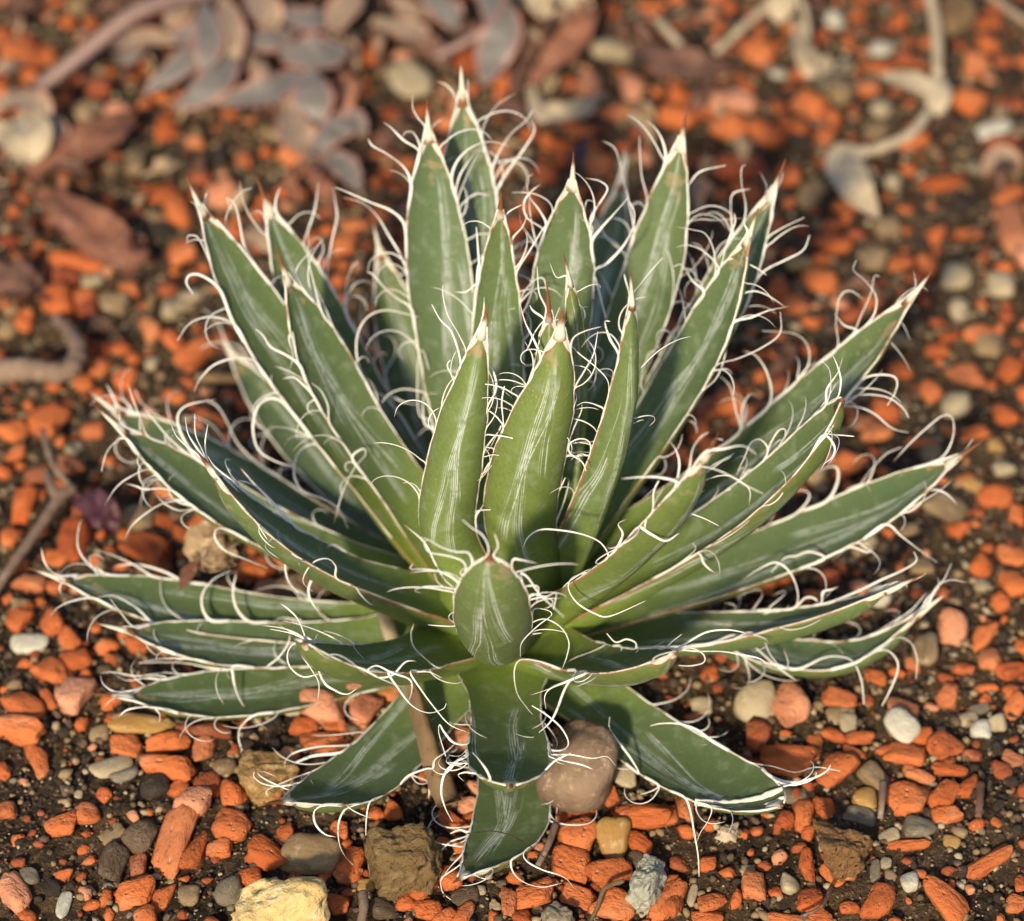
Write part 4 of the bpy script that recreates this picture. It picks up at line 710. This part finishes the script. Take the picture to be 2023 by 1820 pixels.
def blade_geo(pts, W, T, cup=.0, up=Vector((0, 0, 1)), n=18, ruffle=0.0, seed=0):
    """thin cupped leaf swept along 3D points; W, T tables over 0..1"""
    P = catmull(pts, n); V, UV, Fc = [], [], []; nu = 5; m1 = 2 * nu + 1
    for i, c in enumerate(P):
        s_ = i / n; t = (P[min(n, i + 1)] - P[max(0, i - 1)]).normalized(); nn = up - t * up.dot(t)
        nn = nn.normalized() if nn.length > .05 else t.orthogonal().normalized(); bb = t.cross(nn); wv = lerp_tab(W, s_) * (1 + (60 * ruffle) * noise.noise(Vector((s_ * 9, seed, 3)))); th = lerp_tab(T, s_)
        for side in (0, 1):
            for q in range(-nu, nu + 1):
                u = math.sin(q / nu * math.pi / 2); e = 1 - u * u; rf = ruffle * (noise.noise(Vector((s_ * 5, u * 1.7, seed))) + .5 * noise.noise(Vector((s_ * 13, u * 3.5, seed + 7))))
                V.append(c + bb * (wv * u) + nn * (cup * wv * u * u + rf + (th * e if side == 0 else -th * e))); UV.append(((u + 1) / 2, s_))
    st = 2 * m1
    for i in range(n):
        for q in range(2 * nu):
            a = i * st + q; Fc.append((a, a + 1, a + st + 1, a + st)); a += m1; Fc.append((a + 1, a, a + st, a + st + 1))
    Fc.append(tuple(range(m1)) + tuple(range(2 * m1 - 1, m1 - 1, -1))); a = n * st; Fc.append(tuple(range(a + m1 - 1, a - 1, -1)) + tuple(range(a + m1, a + 2 * m1)))
    return V, Fc, UV
def blade(name, parent, pts, W, T, mat, cup=.0, up=Vector((0, 0, 1)), n=18, ruffle=0.0, seed=0):
    V, Fc, UV = blade_geo(pts, W, T, cup, up, n, ruffle, seed); return lk(bpy.data.objects.new(name, mesh(name, V, Fc, M[mat], UV)), parent)
def p3(reg, pts): return [at_z(*zp(reg, x, y), z) for x, y, z in pts]
def mm(reg, w_, p): return w_ * ZR[reg][2] / F * depth(p)
PW = [(0, .32), (.25, .80), (.5, 1), (.72, .80), (.88, .45), (1, .05)]
def petal(parent, reg, pts, w_, mat, name='leaf', th=.0016, cup=.25, ruffle=0, seed=0):
    P = p3(reg, pts); h = mm(reg, w_, P[1]) / 2 * 1.2
    return blade(name, parent, P, [(a, b * h) for a, b in PW], [(0, th), (.6, th), (1, th * .25)], mat, cup, Vector((0, -.35, 1)), 18, ruffle, seed)
def rod(parent, reg, pts, dia, mat, name, taper=.6, sides=9, bumpy=.12):
    P = catmull(p3(reg, pts), 8 * (len(pts) - 1)); r = mm(reg, dia, P[0]) / 2; n = len(P) - 1
    R = [r * (1 + (taper - 1) * i / n) * (1 + bumpy * noise.noise(Vector((i * .6, dia, pts[0][0])))) for i in range(n + 1)]
    v, f, uv = tube(P, R, sides); return lk(bpy.data.objects.new(name, mesh(name, v, f, M[mat], uv)), parent)
def thing(name, label, cat, reg, x, y, group=None):
    o = empty(name, (0, 0, 0)); return tag(o, label, cat, group)
# grey succulent sprig at the back
t = thing('succulent_sprig', 'fallen grey succulent sprig with pink-edged fleshy leaves and purple stem', 'succulent sprig', 'TL', 0, 0)
rod(t, 'TL', [(1250, -60, .020), (900, 20, .024), (700, 120, .022), (450, 320, .014), (220, 500, .006)], 105, 'stem', 'stem', .8)
for i, (pts, w_, m_) in enumerate((
  ([(1250, 120, .016), (1060, 350, .014), (800, 540, .008)], 140, 'petal'), ([(1320, 280, .014), (1200, 480, .012), (980, 620, .006)], 165, 'petal'), ([(1260, 0, .02), (1310, 200, .018), (1310, 400, .012)], 150, 'petal_sunlit_pink'),
  ([(1690, 430, .012), (1500, 540, .012), (1220, 590, .007)], 160, 'petal'), ([(1340, 190, .012), (1500, 230, .013), (1680, 190, .012)], 130, 'petal'), ([(1590, 300, .012), (1780, 310, .014), (1970, 290, .012)], 210, 'petal'),
  ([(1550, 60, .016), (1750, 130, .016), (2010, 60, .012)], 160, 'petal'), ([(1400, -40, .018), (1500, 80, .018), (1560, 170, .014)], 150, 'petal_sunlit_pink'), ([(1610, 580, .010), (1680, 780, .009), (1800, 870, .006)], 150, 'petal_sunlit_pink'),
  ([(1760, 880, .008), (1900, 740, .010), (2040, 700, .010)], 170, 'petal'), ([(1220, 200, .018), (1080, 210, .016), (920, 240, .012)], 120, 'petal'), ([(1000, 230, .014), (800, 230, .012), (610, 280, .008)], 110, 'petal_sunlit_pink'),
  ([(1740, 420, .014), (1760, 580, .012), (1740, 740, .006)], 200, 'petal'), ([(1150, 40, .020), (1180, 250, .018), (1150, 420, .014)], 150, 'petal'), ([(1000, -40, .016), (1010, 70, .015), (930, 170, .012)], 120, 'petal_sunlit_pink'), ([(1900, 130, .010), (1880, 230, .010), (1960, 330, .008)], 110, 'petal_sunlit_pink'), ([(1420, 330, .010), (1480, 420, .010), (1580, 440, .008)], 100, 'petal_sunlit_pink'), ([(820, 250, .010), (740, 330, .009), (640, 330, .006)], 90, 'petal'))):
    petal(t, 'TL', pts, w_ * rg.uniform(.85, 1.2), m_, cup=rg.uniform(.1, .6), ruffle=.0012, th=rg.uniform(.001, .002), seed=i)
t = thing('succulent_sprig', 'loose grey and painted-sunlit tan succulent leaves behind the tallest agave leaf', 'succulent sprig', 'TM', 0, 0)
for i, (pts, w_, m_) in enumerate((([(840, -40, .016), (960, 150, .016), (900, 330, .010), (850, 490, .006)], 190, 'petal'), ([(0, 190, .014), (60, 80, .016), (170, -20, .018)], 170, 'petal_sunlit_pink'),
  ([(230, 120, .012), (430, 180, .013), (590, 240, .009)], 110, 'petal_sunlit_pink'), ([(520, -30, .016), (640, 80, .014), (720, 170, .010)], 150, 'petal'), ([(330, -20, .014), (430, 60, .012), (560, 90, .01)], 110, 'petal_sunlit_pink'), ([(0, 720, .008), (100, 700, .009), (190, 760, .007)], 150, 'petal'), ([(-60, 880, .006), (60, 960, .006), (160, 1090, .004)], 120, 'petal'))):
    petal(t, 'TM', pts, w_ * rg.uniform(.85, 1.2), m_, cup=rg.uniform(.1, .6), ruffle=.0012, th=rg.uniform(.001, .002), seed=30 + i)
rod(t, 'TM', [(560, 330, .008), (760, 230, .013), (900, 130, .017), (980, -30, .02)], 50, 'stem', 'stem', .9)
# single dead leaves
def dead(label, reg, pts, w_, mat, th=.0010, cup=.45, ruffle=.0032, seed=0, cat='dead leaf', name='dead_leaf'):
    o = petal(None, reg, pts, w_, mat, name, th, cup, ruffle, seed); return tag(o, label, cat)
dead('long rusty dead leaf tilted over the gravel near the dried bud', 'TL', [(150, 1010, .004), (420, 880, .008), (620, 760, .010), (760, 650, .008)], 210, 'rust_dry', seed=1)
dead('plump rusty brown dead leaf with a reddish end', 'TL', [(250, 1110, .006), (450, 1270, .008), (680, 1430, .008), (850, 1430, .005)], 250, 'rust_dry', .003, seed=2)
dead('small reddish brown dead leaf lying among red chips', 'TL', [(-60, 1590, .006), (100, 1580, .008), (250, 1560, .005)], 190, 'brown_dry', .003, seed=3)
dead('curved rusty dead leaf arching down from a pale end', 'TM', [(1430, 0, .016), (1400, 150, .014), (1260, 330, .010), (1100, 500, .004)], 150, 'rust_dry', seed=4)
dead('rusty curled leaf end bent like a hook', 'TM', [(1110, 500, .004), (1190, 650, .006), (1380, 620, .008), (1540, 540, .006)], 110, 'pale_dry', seed=5)
dead('pale papery dead leaf at the top of a rusty curved leaf', 'TM', [(1080, -40, .012), (1160, 30, .012), (1230, 100, .008)], 130, 'pale_dry', seed=6)
dead('cream papery bract above the rusty curved leaf', 'TM', [(1250, -40, .016), (1380, 20, .016), (1470, 60, .014)], 120, 'pale_dry', seed=7)
dead('dark brown strip of bark lying flat', 'TM', [(1700, 260, .006), (1850, 360, .009), (2050, 400, .008), (2300, 390, .005)], 190, 'brown_dry', .002, seed=8, cat='bark', name='bark_strip')
dead('dark purple fallen leaf beside the forked twig', 'ML', [(420, 1130, .005), (560, 1220, .008), (650, 1360, .004)], 170, 'purple', seed=9)
dead('tiny purple petal behind the upright agave leaves', 'TM', [(1330, 960, .010), (1390, 880, .012), (1420, 790, .010)], 80, 'purple', seed=10)
dead('pale curled dead leaf on a thin stalk', 'TR', [(740, 130, .006), (790, 330, .008), (860, 390, .006), (950, 360, .004)], 130, 'pale_dry', seed=11)
dead('pinkish cream papery leaf above a slanting pale stick', 'TR', [(660, -50, .014), (650, 50, .013), (630, 130, .010)], 140, 'pale_dry', seed=12)
dead('dull tan dead leaf behind the dry sprig stem', 'TR', [(1640, -30, .008), (1650, 100, .008), (1570, 220, .005)], 160, 'stalk', seed=13)
dead('brown pointed scale lying across a low agave leaf', 'ML', [(1110, 1510, .022), (1060, 1580, .022), (1015, 1670, .021)], 70, 'rust_dry', .0006, .3, .0003, 14, 'scale', 'brown_scale')
dead('thin pinkish brown dead leaf standing behind an agave leaf tip', 'TL', [(1680, 940, .012), (1640, 1050, .010), (1690, 1180, .006)], 70, 'rust_dry', seed=15)
dead('narrow pinkish brown dead leaf leaning beside another behind an agave tip', 'TL', [(1720, 950, .012), (1830, 1080, .010), (1890, 1230, .006)], 90, 'rust_dry', seed=16)
dead('tan folded dead leaf under the grey succulent leaves', 'TM', [(640, 380, .006), (560, 300, .008), (420, 260, .008)], 130, 'brown_dry', seed=17)
dead('brown shrivelled leaf lying across orange chips beside the rusty curved leaf', 'TM', [(1230, 120, .008), (1130, 260, .008), (1060, 420, .005)], 90, 'brown_dry', seed=18)
# dried bud
t = thing('dried_bud', 'round dried pinkish bud with loose papery scales', 'dried bud', 'TL', 0, 0)
for i, (pts, w_, m_) in enumerate((([(90, 560, .014), (200, 600, .016), (270, 720, .012)], 150, 'petal_sunlit_pink'), ([(70, 700, .012), (120, 830, .012), (200, 930, .006)], 170, 'pale_dry'), ([(270, 650, .010), (320, 780, .010), (240, 930, .005)], 130, 'petal_sunlit_pink'), ([(140, 640, .014), (190, 780, .015), (190, 920, .010)], 190, 'pale_dry'), ([(-60, 640, .010), (60, 570, .012), (190, 520, .010)], 90, 'petal_sunlit_pink'), ([(-80, 760, .006), (0, 760, .007), (90, 850, .005)], 120, 'pale_dry'))):
    petal(t, 'TL', pts, w_, m_, 'scale', .0012, .5, .0008, 50 + i)
# twigs, stalks and stems
t = thing('twig', 'forked brown twig lying on the red gravel', 'twig', 'ML', 0, 0)
rod(t, 'ML', [(240, 770, .006), (300, 960, .009), (410, 1100, .008)], 38, 'twig', 'branch', .9)
rod(t, 'ML', [(410, 1095, .008), (330, 1160, .008), (200, 1350, .007), (90, 1500, .006), (-60, 1720, .004)], 70, 'twig', 'branch', .75)
rod(t, 'ML', [(330, 1150, .008), (290, 1080, .008), (265, 1000, .007)], 78, 'twig', 'branch', .6)
o = rod(None, 'ML', [(-80, 440, .006), (150, 425, .008), (360, 440, .009), (440, 340, .009), (400, 220, .008), (320, 140, .004)], 150, 'twig', 'curled_stem', .45, 10, .3); tag(o, 'thick greyish curled dry stem', 'dry stem')
o = rod(None, 'ML', [(1140, 470, .012), (1400, 480, .013), (1660, 505, .010)], 62, 'stalk', 'straight_stick', .85); tag(o, 'straight tan stick lying under two long agave leaves', 'stick')
o = rod(None, 'BM', [(270, 70, .024), (300, 190, .016), (335, 310, .006)], 95, 'pale_dry', 'short_stick', .9); tag(o, 'short pale stick wedged between two agave leaf bases', 'stick')
W0 = p3('BM', [(430, 520, .016), (500, 760, .013), (560, 960, .010), (640, 1170, .006)]); h = mm('BM', 120, W0[1]) / 2
o = blade('dry_stalk', None, W0, [(0, h * .7), (.5, h), (1, h * 1.25)], [(0, .003), (.6, .003), (1, .0016)], 'stalk', -.3, Vector((.2, -.4, 1)), 16, .0014, 3); tag(o, 'brown dry stalk leaning under the broad drooping agave leaf', 'dry stalk')
t = thing('dry_sprig', 'forked pale dry sprig with withered leaves', 'dry sprig', 'TR', 0, 0)
rod(t, 'TR', [(1490, -40, .016), (1530, 200, .014), (1535, 440, .010)], 62, 'pale_dry', 'stem', 1.1)
petal(t, 'TR', [(1550, 520, .010), (1390, 470, .012), (1205, 420, .010)], 120, 'pale_dry', 'leaf', .0012, .3, .001, 60)
petal(t, 'TR', [(1540, 420, .010), (1535, 550, .010), (1530, 660, .007)], 130, 'pale_dry', 'leaf', .0012, .3, .001, 61)
t = thing('hooked_dry_leaf', 'hooked pale dry leaf hanging on a bent stem', 'dry leaf', 'TR', 0, 0)
rod(t, 'TR', [(1490, 620, .008), (1390, 750, .008), (1250, 820, .008), (1090, 870, .008)], 56, 'pale_dry', 'stem', 1.1)
petal(t, 'TR', [(1130, 850, .009), (1000, 920, .009), (1070, 1080, .009), (1210, 1240, .005)], 190, 'pale_dry', 'leaf', .0014, .35, .0012, 62)
for i, (reg, pts, dia, m_, lab) in enumerate((
  ('TR', [(570, 40, .010), (430, 160, .008), (280, 300, .005)], 55, 'pale_dry', 'pale stick slanting under a pinkish papery leaf'),
  ('TR', [(740, -40, .012), (790, 80, .010), (800, 200, .008)], 45, 'pale_dry', 'thin pale stalk holding a curled dead leaf'),
  ('TR', [(-40, 120, .008), (60, 230, .008), (140, 320, .004)], 55, 'pale_dry', 'short pale stick beside the dark bark strip'),
  ('TR', [(1820, -40, .012), (1930, 50, .011), (2080, 150, .008)], 55, 'petal_sunlit_pink', 'pinkish stem lying over bright orange chips'),
  ('BM', [(165, 1670, .004), (170, 1740, .005), (150, 1850, .004)], 60, 'twig', 'stubby brown stick below the crusty brown rock'),
  ('BM', [(1220, 1290, .005), (1180, 1400, .006), (1120, 1520, .005)], 42, 'twig', 'thin brown stick under the lowest agave leaf'),
  ('BM', [(1590, 1600, .005), (1490, 1640, .006), (1450, 1740, .005), (1400, 1840, .004)], 26, 'stalk', 'thin tan stalk curving beside the grey-green stone'),
  ('BR', [(1190, 1060, .005), (1185, 1160, .006), (1175, 1260, .004)], 42, 'twig', 'short brown stick standing among chips above the earth clump'),
  ('BR', [(1725, 1070, .004), (1720, 1160, .005), (1712, 1250, .004)], 48, 'brown_dry', 'reddish brown splinter on dark soil'),
  ('BR', [(910, 1630, .004), (850, 1740, .006), (730, 1800, .004)], 26, 'brown_dry', 'thin dark root curving below the earth clump'),
  ('BM', [(740, 1340, .022), (900, 1330, .024), (1050, 1390, .020), (1180, 1490, .010)], 7, 'dark', 'fine black hair lying across the lowest agave leaf'))):
    o = rod(None, reg, pts, dia, m_, 'hair' if 'hair' in lab else 'stick', .8, 7); tag(o, lab, 'hair' if 'hair' in lab else 'stick')
# papery husks
def husk(reg, x, y, z, a, b, label, seed):
    k = ZR[reg][2]; g0 = at_z(*zp(reg, x, y), z); s_ = depth(g0) / F * k; V, Fc = chip_shape(seed, 0, 4); out = []
    for v in V:
        d = v.normalized(); p = Vector((v.x * a * s_ / .01, v.y * b * s_ / .01, v.z * b * .7 * s_ / .01)); out.append(p * (1 + .35 * noise.noise(d * 2.3 + Vector((seed, 0, 0))) + .25 * abs(noise.noise(d * 5 + Vector((0, seed, 0))))))
    o = lk(bpy.data.objects.new('papery_husk', mesh('papery_husk', out, Fc, M['pale_dry']))); o.location = g0; return tag(o, label, 'husk')
t = thing('papery_husk', 'crumpled papery husk resting on a low agave leaf', 'husk', 'ML', 0, 0)
for i, (pts, w_) in enumerate((([(1090, 1510, .019), (1140, 1390, .024), (1270, 1330, .024)], 150), ([(1130, 1490, .020), (1240, 1420, .025), (1350, 1400, .021)], 130), ([(1080, 1440, .020), (1200, 1480, .022), (1340, 1490, .019)], 120), ([(1110, 1530, .019), (1210, 1540, .021), (1330, 1530, .018)], 80))):
    petal(t, 'ML', pts, w_, 'tan_dry', 'scale', .0006, .7, .0025, 80 + i)
husk('BR', 340, 1340, .004, 140, 110, 'small crumbled husk below the broken-tipped low agave leaf', 72)
# far litter: shrivelled scraps that nobody could count
def litter(mat, n, seed, label):
    q = random.Random(seed); VV, FF, UU = [], [], []
    for i in range(n):
        if q.random() < .62: px, py = q.uniform(0, 1250), q.triangular(-120, 420, 20)
        else: px, py = q.uniform(-40, 2060), q.uniform(-120, 900)
        c = at_z(px, py, 0); L_ = q.uniform(.005, .017); a = q.uniform(0, 6.3); dv = Vector((math.cos(a), math.sin(a), 0)) * L_; sv = Vector((-dv.y, dv.x, 0)) * q.uniform(-.35, .35)
        z0 = gh(c.x, c.y) + .004; pts = [c + Vector((0, 0, z0)), c + dv * .5 + sv + Vector((0, 0, z0 + q.uniform(.001, .006))), c + dv + Vector((0, 0, z0 - .001))]
        h = L_ * q.uniform(.12, .26); V, Fc, UV = blade_geo(pts, [(t_, w_ * h) for t_, w_ in PW], [(0, .0003), (1, .0002)], q.uniform(.2, 1.1), Vector((q.uniform(-.5, .5), q.uniform(-.6, .3), 1)), 9, L_ * .16, i + seed)
        b0 = len(VV); VV += V; UU += UV; FF += [tuple(x + b0 for x in f_) for f_ in Fc]
    o = lk(bpy.data.objects.new('leaf_litter', mesh('leaf_litter', VV, FF, M[mat], UU))); tag(o, label, 'leaf litter', kind='stuff')
litter('brown_dry', 75, 5, 'scattered dark brown scraps of dead leaves on the gravel'); litter('tan_dry', 40, 6, 'scattered tan scraps of dead leaves on the gravel'); litter('petal_sunlit_pink', 36, 7, 'scattered pinkish withered leaf scraps on the gravel')
